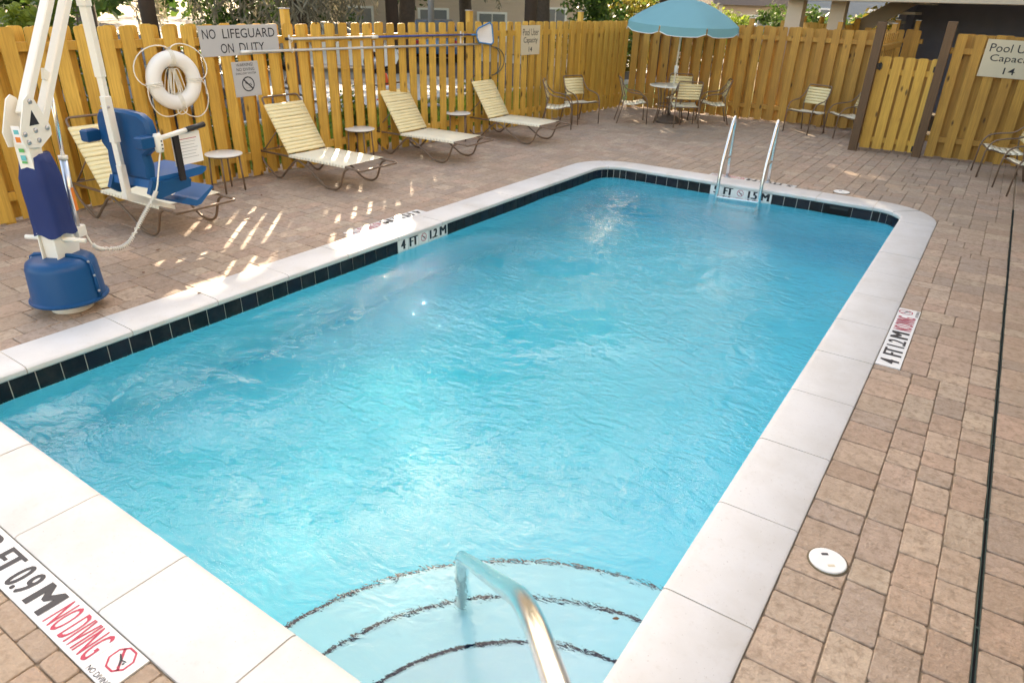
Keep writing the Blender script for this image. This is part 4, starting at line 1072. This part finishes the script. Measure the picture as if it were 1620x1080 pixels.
# seat back: shaped shell with depth, rounded shoulders and waist
def shell(outline, depth, curve):
    n = len(outline); b = MB(); layers = [(0, .92), (.018, 1.0), (depth-.018, 1.0), (depth, .94)]
    cx_ = sum(p[0] for p in outline)/n; cz_ = sum(p[1] for p in outline)/n; vs = []
    for d_, sc in layers:
        for s_, z_ in outline:
            s2, z2 = cx_+(s_-cx_)*sc, cz_+(z_-cz_)*sc
            vs.append(S(.045+d_+curve*s2*s2+.10*(1.05-z2)*-.25, s2, z2))
    fs = [tuple(range(n-1, -1, -1)), tuple(3*n+i for i in range(n))]+[(k*n+i, k*n+(i+1) % n, (k+1)*n+(i+1) % n, (k+1)*n+i) for k in range(3) for i in range(n)]
    return b.add(vs, fs)
ol = [(-.19, .62), (-.20, .72), (-.185, .82), (-.255, .88), (-.265, 1.02), (-.25, 1.10), (-.20, 1.15), (-.1, 1.17), (.1, 1.17), (.20, 1.15), (.25, 1.10), (.265, 1.02), (.255, .88), (.185, .82), (.20, .72), (.19, .62)]
bk_ = shell([(a_*1.16, z_) for a_, z_ in ol], .085, .5).obj('seat_back', 'lift_blue', lf); smooth_angle(bk_, 40)
for s in (-1, 1):
    MB().box(S(.02, s*.315, .945), (.12, .085, .10), rotS, ch=.012).obj('arm_block', 'lift_blue', lf)
    b = MB().prism([(.07, .62), (.10, .60), (.40, .60), (.46, .56), (.44, .50), (.10, .46), (.02, .52)], S(0, s*.235-.02, 0), SF, V(0, 0, 1), SS_, .04); q = b.obj('seat_side', 'lift_blue', lf)
b = MB().prism([(.06, .555), (.60, .575), (.655, .60), (.665, .63), (.62, .645), (.40, .635), (.08, .64)], S(0, -.235, 0), SF, V(0, 0, 1), SS_, .47).obj('seat_pan', 'seat_blue', lf); smooth_angle(b, 30)
MB().tube([S(.06, .315, .945), S(.56, .315, 1.00)], .020, 12).obj('armrest', 'lift_white', lf, True)
MB().tube([S(.44, .315, .987), S(.64, .315, 1.008)], .023, 12).obj('arm_grip', 'black_plastic', lf, True)
MB().tube([S(.06, -.315, .945), S(.56, -.315, 1.00)], .020, 12).obj('armrest', 'lift_white', lf, True)
MB().box(S(.33, .305, .78), (.055, .022, .40), rotS, ch=.004).obj('lap_belt', 'strap_black', lf)
pc = MB().box(S(.45, .285, .83), (.30, .002, .26), rotS).obj('instruction_card', 'paper', lf)
for k in range(7): MB().box(S(.45, .2867, .91-.026*k), (.22-.03*(k % 3), .0006, .005), rotS).obj('print_line', 'ink_red' if k == 0 else 'sign_grey', pc)
hp = MB().lathe([(.03, -.07), (.036, -.03), (.036, .05), (.026, .075)], S(.12, .35, .93), 12).obj('hand_control', 'lift_white', lf, True)
for k in range(3): MB().lathe([(.007, 0), (.006, .004)], S(.12, .387, .95-.03*k), 8, SS_.to_track_quat('Z', 'Y').to_matrix()).obj('button', 'ink_black', hp, True)
# coiled lead from control to the motor box
p0, p1, p2 = S(.12, .35, .86), V(0, 0, .50)+AD*.30, S(.02, .30, .45)
cp = [p0, S(.08, .33, .70), S(.04, .32, .55), S(-.12, .30, .38), V(.05, .42, .30)*1.0+V(-.15, .12, 0), V(-.02, .30, .36)+V(-.08, .0, 0), p1+AD*.02+V(0, 0, -.01), p1]
cp = [Vector(c_) for c_ in cp]; path = fillet(cp, .2, 8)
MB().tube(path, .007, 7).obj('control_lead', 'lift_white', lf, True)
mid_ = path[int(len(path)*.26):int(len(path)*.80)]
hel = []; n_t = 46*6
for i in range(n_t):
    f_ = i/(n_t-1)*(len(mid_)-1); k_ = min(int(f_), len(mid_)-2); p = mid_[k_].lerp(mid_[k_+1], f_-k_); d_ = (mid_[k_+1]-mid_[k_]).normalized()
    s1 = d_.cross(V(0, 0, 1)); s1 = s1.normalized() if s1.length > .01 else V(1, 0, 0); s2 = d_.cross(s1); a = 2*PI*i/6
    hel.append(p+.014*(math.cos(a)*s1+math.sin(a)*s2))
MB().tube(hel, .0052, 5).obj('coiled_lead', 'lift_white', lf, True)
# foot rest
b = MB().prism([(.40, .36), (.46, .38), (.56, .335), (.60, .345), (.76, .43), (.775, .41), (.60, .29), (.54, .285), (.40, .34)], S(0, -.16, 0), SF, V(0, 0, 1), SS_, .32).obj('foot_rest', 'seat_blue', lf)

# ================================================================== buildings
bd = tag(empty('motel_building', (6, 18, 0)), 'beige motel block raised on columns behind the gate', 'building')
def bx(name, mat, x0, x1, y0, y1, z0, z1, par, org=(6, 18, 0), ch=0):
    return MB().box(((x0+x1)/2-org[0], (y0+y1)/2-org[1], (z0+z1)/2-org[2]), (x1-x0, y1-y0, z1-z0), ch=ch).obj(name, mat, par)
bx('edge_beam', 'stucco_beige', .40, 12.0, 14.95, 15.30, 2.33, 2.78, bd, ch=.01)
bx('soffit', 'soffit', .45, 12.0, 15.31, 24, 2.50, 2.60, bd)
bx('upper_wall', 'stucco_beige', .5, 12.0, 15.9, 24, 2.80, 8.6, bd)
bx('balcony_slab', 'stucco_beige', .40, 12.0, 14.96, 15.9, 2.79, 2.92, bd)
bx('roof_slab', 'roof_shingle', .1, 12.4, 14.7, 24.4, 8.6, 8.9, bd)
for k in range(40): bx('baluster', 'post_brown', .5+k*.29, .53+k*.29, 15.0, 15.03, 2.92, 3.9, bd)
bx('balcony_rail', 'post_brown', .42, 11.9, 14.98, 15.05, 3.9, 3.96, bd)
for k in range(4):
    d = bx('window', 'trim_white', 1.2+k*2.8, 2.8+k*2.8, 15.86, 15.90, 3.9, 5.3, bd); MB().box((2.0+k*2.8-6, 15.85-18, 4.6), (1.45, .02, 1.25)).obj('pane', 'window_glass', d)
for x0, x1, y in ((.45, .76, 15.35), (1.26, 1.55, 15.55)):
    bx('column', 'stucco_beige', x0, x1, y, y+.32, 0, 2.5, bd, ch=.01)
bx('column', 'stucco_beige', 9.0, 9.35, 15.35, 15.7, 0, 2.5, bd, ch=.01)
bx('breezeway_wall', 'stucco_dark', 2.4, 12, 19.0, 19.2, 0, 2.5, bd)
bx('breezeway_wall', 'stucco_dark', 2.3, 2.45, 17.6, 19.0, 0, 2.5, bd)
st = MB()
x0, z0_, x1, z1_ = 1.55, 1.55, 2.95, 2.62
st.prism([(x0, z0_), (x0+.0, z0_+.34), (x1-.3, z1_), (x1+.25, z1_)], (-6, 16.4-18, 0), V(1, 0, 0), V(0, 0, 1), V(0, 1, 0), .10)
st.obj('stair_stringer', 'soffit', bd)
for k in range(5): bx('stair_tread', 'concrete', 1.62+k*.27, 1.92+k*.27, 16.51, 17.6, 1.55+k*.19, 1.60+k*.19, bd)
wg = tag(empty('motel_wing', (10, 4, 0)), 'beige motel wing along the slot drain side of the deck', 'building')
def wx(name, mat, *a, **k): return bx(name, mat, *a, wg, org=(10, 4, 0), **k)
wx('wall', 'stucco_beige', 7.7, 14, -9, 12.4, -.06, 7.6); wx('roof', 'roof_shingle', 7.3, 14.4, -9.4, 12.45, 7.6, 7.9)
wx('shade_slab', 'stucco_beige', 5.40, 7.69, -9, 12.4, 2.75, 2.95)  # unseen overhang, added and widened to shade the right side of the deck
for k in range(6):
    d = wx('door', 'siding_blue', 7.66, 7.695, -6+k*3.2, -5.05+k*3.2, .02, 2.1); MB().lathe([(.03, -.02), (.03, .02)], (7.64-10, -5.15+k*3.2-4, 1.0), 10).obj('handle', 'dull_steel', d)
    d = wx('window', 'trim_white', 7.66, 7.695, -4.7+k*3.2, -3.2+k*3.2, .8, 2.1); MB().box((7.65-10, -3.95+k*3.2-4, 1.45), (.02, 1.36, 1.16)).obj('pane', 'window_glass', d)

def house(name, c, rz, wd, dp, h, wallmat, label, wins, roof_h=2.2, siding=True):
    r = tag(empty(name, c, rz), label, 'house')                      # local -y faces the pool
    MB().box((0, 0, h/2), (wd, dp, h)).obj('wall', wallmat, r)
    if siding:
        for k in range(int(min(h, 3.0)/.16)):
            MB().box((0, -dp/2-.012, .08+k*.16), (wd+.02, .024, .15), Matrix.Rotation(.10, 3, 'X')).obj('siding_board', wallmat, r)
    ov = .5; rf = MB(); a, b2 = wd/2+ov, dp/2+ov
    rf.add([(-a, -b2, h), (a, -b2, h), (a, b2, h), (-a, b2, h), (-a, 0, h+roof_h), (a, 0, h+roof_h)], [(0, 1, 5, 4), (2, 3, 4, 5), (0, 4, 3), (1, 2, 5), (3, 2, 1, 0)])
    rf.obj('roof', 'roof_shingle', r)
    for x, z, w_, h_ in wins:
        f = MB().box((x, -dp/2-.05, z), (w_+.16, .06, h_+.16), ch=.01).obj('window', 'trim_white', r)
        for s in (-1, 1): MB().box((x+s*w_/4, -dp/2-.085, z), (w_/2-.05, .02, h_)).obj('pane', 'window_glass', f)
        MB().box((x, -dp/2-.10, z-h_/2-.1), (w_+.24, .10, .06)).obj('sill', 'trim_white', f)
    for s in (-1, 1): MB().box((s*(wd/2), -dp/2-.03, h/2), (.16, .1, h)).obj('corner_board', 'trim_white', r)
    return r
def polar(az, dist): a = math.radians(az); return V(CAM.x+dist*math.cos(a), CAM.y+dist*math.sin(a), 0)
p = polar(129.5, 38)
house('siding_house', (p.x, p.y, -.06), math.radians(129.5-90+6), 12, 9, 5.6, 'siding_tan', 'tan clapboard house beyond the parking lot', [(-4.3, 1.25, 1.5, 1.0), (-.9, 1.25, 1.2, 1.0), (1.7, 1.15, 1.2, 1.0), (4.6, 1.35, .9, 1.1), (-4.3, 4.2, 1.5, 1.2), (1.7, 4.2, 1.2, 1.2)])
p = polar(105.0, 46)
house('bungalow', (p.x, p.y, -.06), math.radians(105-90+20), 9, 8, 2.3, 'siding_tan', 'brown bungalow with low gable beyond the umbrella', [(-2.5, 1.3, 1.4, 1.0), (1.5, 1.3, 1.2, 1.0)], 2.4)
p = polar(98.8, 44)
house('blue_house', (p.x, p.y, -.06), math.radians(98.8-90), 7, 7, 5.0, 'siding_blue', 'blue grey house with white windows beyond the columns', [(-2, 1.5, .9, 1.4), (.2, 1.5, .9, 1.4), (2.2, 1.5, .9, 1.4)], 2.0)
# posts and lamp outside
for az, ds, wdt, h, lab in ((149.9, 14, .26, 6.5, 'dark brown timber pole behind the fence by the life ring'), (133.3, 24, .42, 7.0, 'thick dark timber pole in front of the clapboard house'), (122.9, 21, .36, 7.0, 'dark timber pole behind the fence above the capacity sign')):
    p = polar(az, ds); tag(MB().tube([(p.x, p.y, -.1), (p.x, p.y, h*.5), (p.x, p.y, h)], [wdt/2, wdt/2*.94, wdt/2*.85], 12).obj('timber_pole', 'post_brown', None, True), lab, 'pole')
p = polar(130.4, 16); lp = tag(empty('lamp_post', (p.x, p.y, -.06)), 'slim grey steel lamp post behind the blue pole', 'lamp post')
MB().tube([(0, 0, 0), (0, 0, 5.2)], [.075, .05], 12).obj('shaft', 'lamp_steel', lp, True); MB().lathe([(.16, 0), (.16, .1), (.1, .16)], n=14).obj('base', 'lamp_steel', lp)
MB().tube([(0, 0, 5.1), (.3, -.2, 5.35), (.7, -.45, 5.4)], .03, 8).obj('arm', 'lamp_steel', lp, True); MB().box((.85, -.55, 5.38), (.5, .25, .1), Matrix.Rotation(-.57, 3, 'Z'), ch=.02).obj('lamp_head', 'lamp_steel', lp)
# cone
p = polar(134.0, 17.5); cn_ = tag(empty('traffic_cone', (p.x, p.y, -.052)), 'orange traffic cone on the asphalt beyond the fence', 'cone')
MB().lathe([(.14, .03), (.035, .6), (.03, .61)], n=18).obj('body', 'red_orange', cn_, True); MB().box((0, 0, .016), (.34, .34, .03), ch=.006).obj('foot', 'red_orange', cn_); MB().lathe([(.101, .25), (.077, .37)], n=18).obj('band', 'line_white', cn_, True)

# ================================================================== parked cars
def make_car(paint):
    r = empty('parked_car', (0, 0, 0))
    prof_ = [(-2.15, .35), (-2.2, .60), (-2.12, .82), (-1.75, .93), (-1.35, 1.0), (-.80, 1.40), (-.2, 1.47), (.45, 1.43), (1.10, 1.02), (1.75, .90), (2.12, .74), (2.2, .50), (2.1, .30), (1.75, .22), (-1.8, .22)]
    n = len(prof_); ys = [(-.88, .0), (-.90, 1), (.90, 1), (.88, 0)]; b = MB(); vs = []
    for y, ins in ((-.86, .93), (-.90, .985), (-.86, 1), (0, 1.012), (.86, 1), (.90, .985), (.86, .93)):
        for x, z in prof_:
            t = max(0, (z-.95)/.5); zz = .6+(z-.6)*ins; vs.append((x*(.97 if ins < .95 else 1), y*(1-.20*t), zz))
    fs = [tuple(range(n-1, -1, -1)), tuple(6*n+i for i in range(n))]+[(k*n+i, k*n+(i+1) % n, (k+1)*n+(i+1) % n, (k+1)*n+i) for k in range(6) for i in range(n)]
    b.add(vs, fs); o = b.obj('body', paint, r); smooth_angle(o, 35)
    for s in (-1, 1):
        for seg in ([(-1.22, 1.02), (-.78, 1.34), (-.22, 1.40), (-.22, 1.0)], [(-.14, 1.0), (-.14, 1.40), (.42, 1.37), (.98, 1.02)]):
            q = [V(x, s*(.905*(1-.20*max(0, (z-.95)/.5))+.006), z) for x, z in seg]; MB().add(q+[v+V(0, -s*.03, 0) for v in q], [(0, 1, 2, 3), (7, 6, 5, 4), (0, 4, 5, 1), (1, 5, 6, 2), (2, 6, 7, 3), (3, 7, 4, 0)]).obj('side_window', 'window_glass', r)
    for xa, za, xb, zb, nm in ((.50, 1.415, 1.08, 1.045, 'windscreen'), (-.84, 1.385, -1.32, 1.025, 'rear_window')):
        q = [V(xa, -.66, za+.012), V(xa, .66, za+.012), V(xb, .78, zb+.012), V(xb, -.78, zb+.012)]; MB().add(q+[v-V(0, 0, .03) for v in q], [(0, 1, 2, 3), (7, 6, 5, 4), (0, 4, 5, 1), (1, 5, 6, 2), (2, 6, 7, 3), (3, 7, 4, 0)]).obj(nm, 'window_glass', r)
    for x in (-1.38, 1.38):
        for s in (-1, 1):
            rx = Matrix.Rotation(PI/2, 3, 'X'); wl = MB().lathe([(.20, -.11), (.30, -.10), (.325, -.05), (.325, .05), (.30, .10), (.20, .11)], (x, s*.82, .325), 24, rx).obj('wheel', 'rubber', r, True)
            MB().lathe([(.20, -.118), (.19, .118), (.05, .124)], (x, s*.82, .325), 20, rx).obj('rim', 'dull_steel', wl, True)
    for s in (-1, 1):
        MB().box((2.13, s*.62, .66), (.10, .38, .13), ch=.03).obj('headlight', 'trim_white', r); MB().box((-2.15, s*.66, .74), (.08, .32, .14), ch=.02).obj('tail_light', 'ink_red', r)
        MB().box((.85, s*.98, 1.02), (.12, .16, .11), ch=.03).obj('mirror', paint, r)
    MB().box((2.16, 0, .45), (.10, 1.3, .16), ch=.02).obj('grille', 'black_plastic', r)
    return r
for paint, az, ds, rz, lab in (('car_grey', 152.5, 16.5, .5, 'dark grey car parked beyond the fence behind the pool lift'), ('car_blue', 130.2, 30, 2.3, 'blue car parked beyond the fence behind the lamp post'), ('car_white', 137.6, 25, .6, 'white car parked near the moss hung oaks')):
    p = polar(az, ds); c_ = make_car(paint); c_.location = (p.x, p.y, -.052); c_.rotation_euler = (0, 0, rz); tag(c_, lab, 'car', 'cars in the parking lot')

# ================================================================== vegetation
def leaves_mesh(name, C, size, aspect=.45, tint=None, droop=0):
    n = len(C); d = rng.normal(size=(n, 3)); d[:, 2] -= droop; d /= np.linalg.norm(d, axis=1)[:, None]
    e = rng.normal(size=(n, 3)); e -= (e*d).sum(1)[:, None]*d; e /= np.linalg.norm(e, axis=1)[:, None]
    sz = size*rng.uniform(.6, 1.35, n)[:, None]
    a = d*sz*.5; b_ = e*sz*aspect*.5
    Vv = np.stack([C-a, C-b_+a*.1, C+a, C+b_+a*.1], 1).reshape(-1, 3)
    me = bpy.data.meshes.new(name); me.vertices.add(4*n); me.vertices.foreach_set('co', Vv.ravel())
    me.loops.add(4*n); me.loops.foreach_set('vertex_index', np.arange(4*n, dtype=np.int32)); me.polygons.add(n); me.polygons.foreach_set('loop_start', np.arange(0, 4*n, 4, dtype=np.int32))
    t = np.repeat(rng.random(n) if tint is None else tint, 4).astype(np.float32)
    me.update(); at2 = me.attributes.new('tint', 'FLOAT', 'POINT'); at2.data.foreach_set('value', t); me.validate(); return me
def clumps(n, c, rad, nclump, cr, lobes=None):
    """points in clumps spread through an irregular ellipsoid"""
    c = np.array(c); rad = np.array(rad); u = rng.normal(size=(nclump, 3)); u /= np.linalg.norm(u, axis=1)[:, None]
    r = rng.random(nclump)**.42; bump = 1+.18*np.sin(3*u[:, 0]*2+u[:, 2]*4)+.12*np.sin(5*u[:, 1]*2)
    cc = c+u*rad*(r*bump)[:, None]; k = rng.integers(0, nclump, n)
    g = rng.normal(size=(n, 3))*cr*.55; g[:, 2] *= .7
    return cc[k]+g, rng.random(nclump)[k]*.7+rng.random(n)*.3
SD = np.array(sdir)
# openings in the crowns through which the sun reaches the deck and the water (target point, half width)
GAPS = [((-1.15, 2.65, 0), .58), ((-.50, 3.95, 0), .45), ((-1.9, 5.0, .3), .35), ((2.25, 1.45, -.15), .09), ((2.1, 1.6, -.15), .09)]
for gx_, gy_ in ((1.15, 2.9), (.85, 2.3), (1.2, 1.6), (1.5, .9)): GAPS.append(((gx_, gy_, -.15), .13))
def open_gaps(P):
    keep = np.ones(len(P), bool)
    for t, r in GAPS:
        v = P-np.array(t); d = v-np.outer(v@SD, SD); keep &= (np.linalg.norm(d, axis=1) > r)
    return keep
def oak(c, h, R_, cz, rz_, nl, label, seed, moss=0, moss_low=2.4, group='live oaks beyond the fence'):
    r_ = random.Random(seed); t = tag(empty('live_oak', c), label, 'tree', group)
    b = MB(); th = cz-rz_*.55; lean = V(r_.uniform(-.6, .6), r_.uniform(-.6, .6), 0); tips = []
    trunk = [V(0, 0, -.1), V(0, 0, .25)+lean*.05, lean*.35+V(0, 0, th*.5), lean*.8+V(0, 0, th)]
    b.tube(trunk, [.42, .30, .24, .20], 10)
    for k in range(8):
        a = 2*PI*k/8+r_.uniform(-.3, .3); s0 = trunk[2].lerp(trunk[3], r_.uniform(.1, 1)); ln = R_*r_.uniform(.55, .9); zz = cz+rz_*r_.uniform(-.5, .5)
        e = V(math.cos(a)*ln, math.sin(a)*ln, zz); m1_ = s0.lerp(e, .45)+V(r_.uniform(-.4, .4), r_.uniform(-.4, .4), r_.uniform(0, .7)); pts = [s0, s0.lerp(m1_, .5)+V(0, 0, .2), m1_, m1_.lerp(e, .5)+V(0, 0, r_.uniform(-.2, .3)), e]
        b.tube(pts, [.13, .11, .08, .05, .02], 7); tips += [pts[2], pts[3], pts[4]]
        for q in range(2):
            e2 = m1_+V(r_.uniform(-1.6, 1.6), r_.uniform(-1.6, 1.6), r_.uniform(.2, 1.6)); b.tube([m1_, m1_.lerp(e2, .5)+V(0, 0, .2), e2], [.06, .04, .015], 6); tips.append(e2)
    b.obj('trunk', 'bark', t, True)
    P, tn = clumps(nl, (0, 0, cz), (R_, R_, rz_), 420, .75)
    kp = open_gaps(P+np.array(c)); P, tn = P[kp], tn[kp]
    link('crown', leaves_mesh('crown', P, .30, .5, tn), 'oak_leaf', t)
    if moss:
        b2 = []; tt_ = []
        for k in range(moss):
            a = r_.uniform(0, 2*PI); rr = R_*r_.uniform(.15, .95); x, y = math.cos(a)*rr, math.sin(a)*rr; zt = cz-rz_*r_.uniform(.35, .8); zb = r_.uniform(moss_low, zt-.5); n = max(6, int((zt-zb)*r_.uniform(22, 34)))
            z = np.linspace(zt, zb, n); wdt = .16*np.sin(np.linspace(.5, PI, n))+.02
            b2.append(np.stack([x+rng.normal(size=n)*wdt, y+rng.normal(size=n)*wdt, z+rng.normal(size=n)*.05], 1)); tt_.append(np.full(n, r_.random()))
        link('spanish_moss', leaves_mesh('spanish_moss', np.concatenate(b2), .34, .14, np.concatenate(tt_), droop=1.6), 'moss', t)
    return t
Qv = V(.743, .669, 0); Sv = V(-.669, .743, 0); C0 = V(1.5, 6, 0)
def qs(q, s): v = C0+Qv*q+Sv*s; return (v.x, v.y, -.06)
oak(qs(-7.2, 16.5), 12, 4.4, 9.1, 5.6, 20000, 'mossy live oak behind the no lifeguard sign', 1, 150, 1.0)
oak(qs(-2.6, 18.0), 12, 4.4, 9.6, 6.1, 22000, 'live oak in front of the clapboard house', 2, 40, 1.9)
oak(qs(2.0, 17.2), 12, 4.4, 9.1, 5.6, 20000, 'live oak leaning by the timber pole and lamp post', 3, 24, 2.6)
oak(qs(6.4, 17.5), 12, 4.3, 8.8, 5.3, 19000, 'live oak standing behind the umbrella', 4, 20, 2.6)
oak(qs(-11.5, 15.5), 12, 4.2, 8.0, 4.7, 12000, 'live oak farthest along the fence beyond the pool lift', 5, 30, 1.8)
p = polar(140.5, 21); oak((p.x, p.y, -.06), 7, 2.0, 5.0, 2.2, 4000, 'slender mossy oak above the warning sign', 6, 110, 1.0)
p = polar(127.6, 30); oak((p.x, p.y, -.06), 9, 3.0, 6.5, 2.9, 4000, 'dark forked oak by the house corner', 7, 22, 2.0)
def shrub(name, c, rad, nl, mat, label, size=.09, group=None, stems=5, cr=.16, ncl=60):
    t = tag(empty(name, c), label, 'shrub', group); b = MB(); r_ = random.Random(nl)
    for k in range(stems):
        e = V(r_.uniform(-.6, .6)*rad[0], r_.uniform(-.6, .6)*rad[1], rad[2]*r_.uniform(1.0, 1.7)); b.tube([V(e.x*.15, e.y*.15, 0), e*.5+V(0, 0, .05), e], [.02, .014, .006], 6)
    b.obj('stem', 'bark', t, True); P, tn = clumps(nl, (0, 0, rad[2]), rad, ncl, cr); P[:, 2] = np.abs(P[:, 2])
    link('foliage', leaves_mesh('foliage', P, size, .5, tn), mat, t); return t
for i, (y, off, h, nl, lab) in enumerate(((2.3, 1.5, 1.35, 4200, 'tall sunlit shrub rising above the fence by the lift arm'), (3.4, 1.9, 1.45, 4600, 'yellow green shrub rising above the fence near the life ring'), (4.6, .55, .45, 700, 'low weedy plant at the fence foot below the warning sign'), (5.7, .5, .40, 600, 'low weedy plant outside the fence behind the second lounger'), (6.9, .6, .5, 700, 'low weedy plant behind the second side table'), (8.2, .55, .4, 600, 'low weedy plant behind the third lounger'), (10.2, .6, .55, 800, 'low weedy plant below the cream capacity sign'))):
    shrub('shrub', (fx(y)-off-.15, y, -.05), (.75 if h > 1 else .28, .8 if h > 1 else .28, h*.9), nl, 'shrub_leaf', lab, .10)
p = polar(112.5, 32)
for az, ds, rad, nl, mat, lab in ((112.3, 30, (2.2, .8, .95), 5200, 'hedge_leaf', 'clipped green hedge behind the umbrella'), (118.0, 24, (1.1, 1.1, 1.5), 4200, 'hedge_leaf', 'dark upright shrub beside the clapboard house corner'), (115.6, 27, (1.2, 1.2, 1.25), 4200, 'yellow_leaf', 'pale yellow shrub left of the hedge'),
                              (101.6, 26, (1.3, 1.2, 1.1), 4200, 'hedge_leaf', 'spiky green shrub beside the beige column'), (103.8, 30, (1.8, 1.4, 1.2), 4200, 'hedge_leaf', 'dark shrub under the bungalow gable'), (97.6, 24, (1.0, 1.0, 1.25), 3200, 'yellow_leaf', 'yellow flowering shrub between the columns'), (109.2, 33, (1.6, 1.2, 1.3), 3600, 'shrub_leaf', 'light green shrub behind the umbrella canopy'), (114, 36, (2.4, 1.5, 1.6), 4200, 'shrub_leaf', 'sunny green bush beyond the hedge'), (144.5, 24, (1.8, 1.4, 1.2), 4200, 'hedge_leaf', 'dark bush under the moss hung oaks'), (139.5, 30, (2.2, 1.5, 1.3), 4200, 'hedge_leaf', 'dark bush far behind the no lifeguard sign')):
    p = polar(az, ds); shrub('shrub', (p.x, p.y, -.06), rad, nl, mat, lab, .16, cr=.3)
# far woodland closing the horizon
P = []; 
for k in range(70):
    az = rng.uniform(86, 165); d_ = rng.uniform(58, 80); p = polar(az, d_); q, _ = clumps(260, (p.x, p.y, 3.6), (3.2, 3.2, 3.6), 12, 1.0); P.append(q)
wd_ = link('woodland', leaves_mesh('woodland', np.concatenate(P), .9, .6), 'hedge_leaf'); tag(wd_, 'far belt of dark trees beyond the houses', 'woodland', kind='stuff')
# turf blades outside the fence
n = 26000; gx = rng.uniform(-6.5, -3.5, n); gy = rng.uniform(0, 16, n); P = np.stack([gx, gy, np.full(n, -.01)], 1); P[:, 2] += rng.uniform(0, .05, n)
tf = link('turf', leaves_mesh('turf', P, .11, .16, droop=-2.2), 'grass'); tag(tf, 'short sunny grass outside the yellow fence', 'grass', kind='stuff')
# leaf litter
for k, (x, y, z, lab) in enumerate(((-1.0, 1.75, .004, 'small brown leaf on the pavers beside the pool lift'), (-1.45, 2.15, .004, 'small curled leaf on the pavers in front of the first lounger'), (-2.35, 4.0, .004, 'small brown leaf on the pavers near the first side table'), (3.93, .93, ZW+.012, 'small red leaf floating near the right coping'), (-.2, 1.75, .016, 'dark leaf scrap on the left coping'))):
    b = MB(); a = k*1.3; s = .022 if k != 3 else .016; d1, d2 = V(math.cos(a), math.sin(a), .1), V(-math.sin(a), math.cos(a), 0)
    q = [d1*-s, d1*-s*.3+d2*s*.5, d1*s*.5+d2*s*.35, d1*s, d1*s*.5-d2*s*.35, d1*-s*.3-d2*s*.5]
    b.prism([(-s, 0), (-s*.3, s*.5), (s*.5, s*.35), (s, 0), (s*.5, -s*.35), (-s*.3, -s*.5)], (0, 0, 0), d1, d2, V(0, 0, 1), .0015); o = b.obj('fallen_leaf', 'dead_leaf'); o.location = (x, y, z); tag(o, lab, 'leaf')
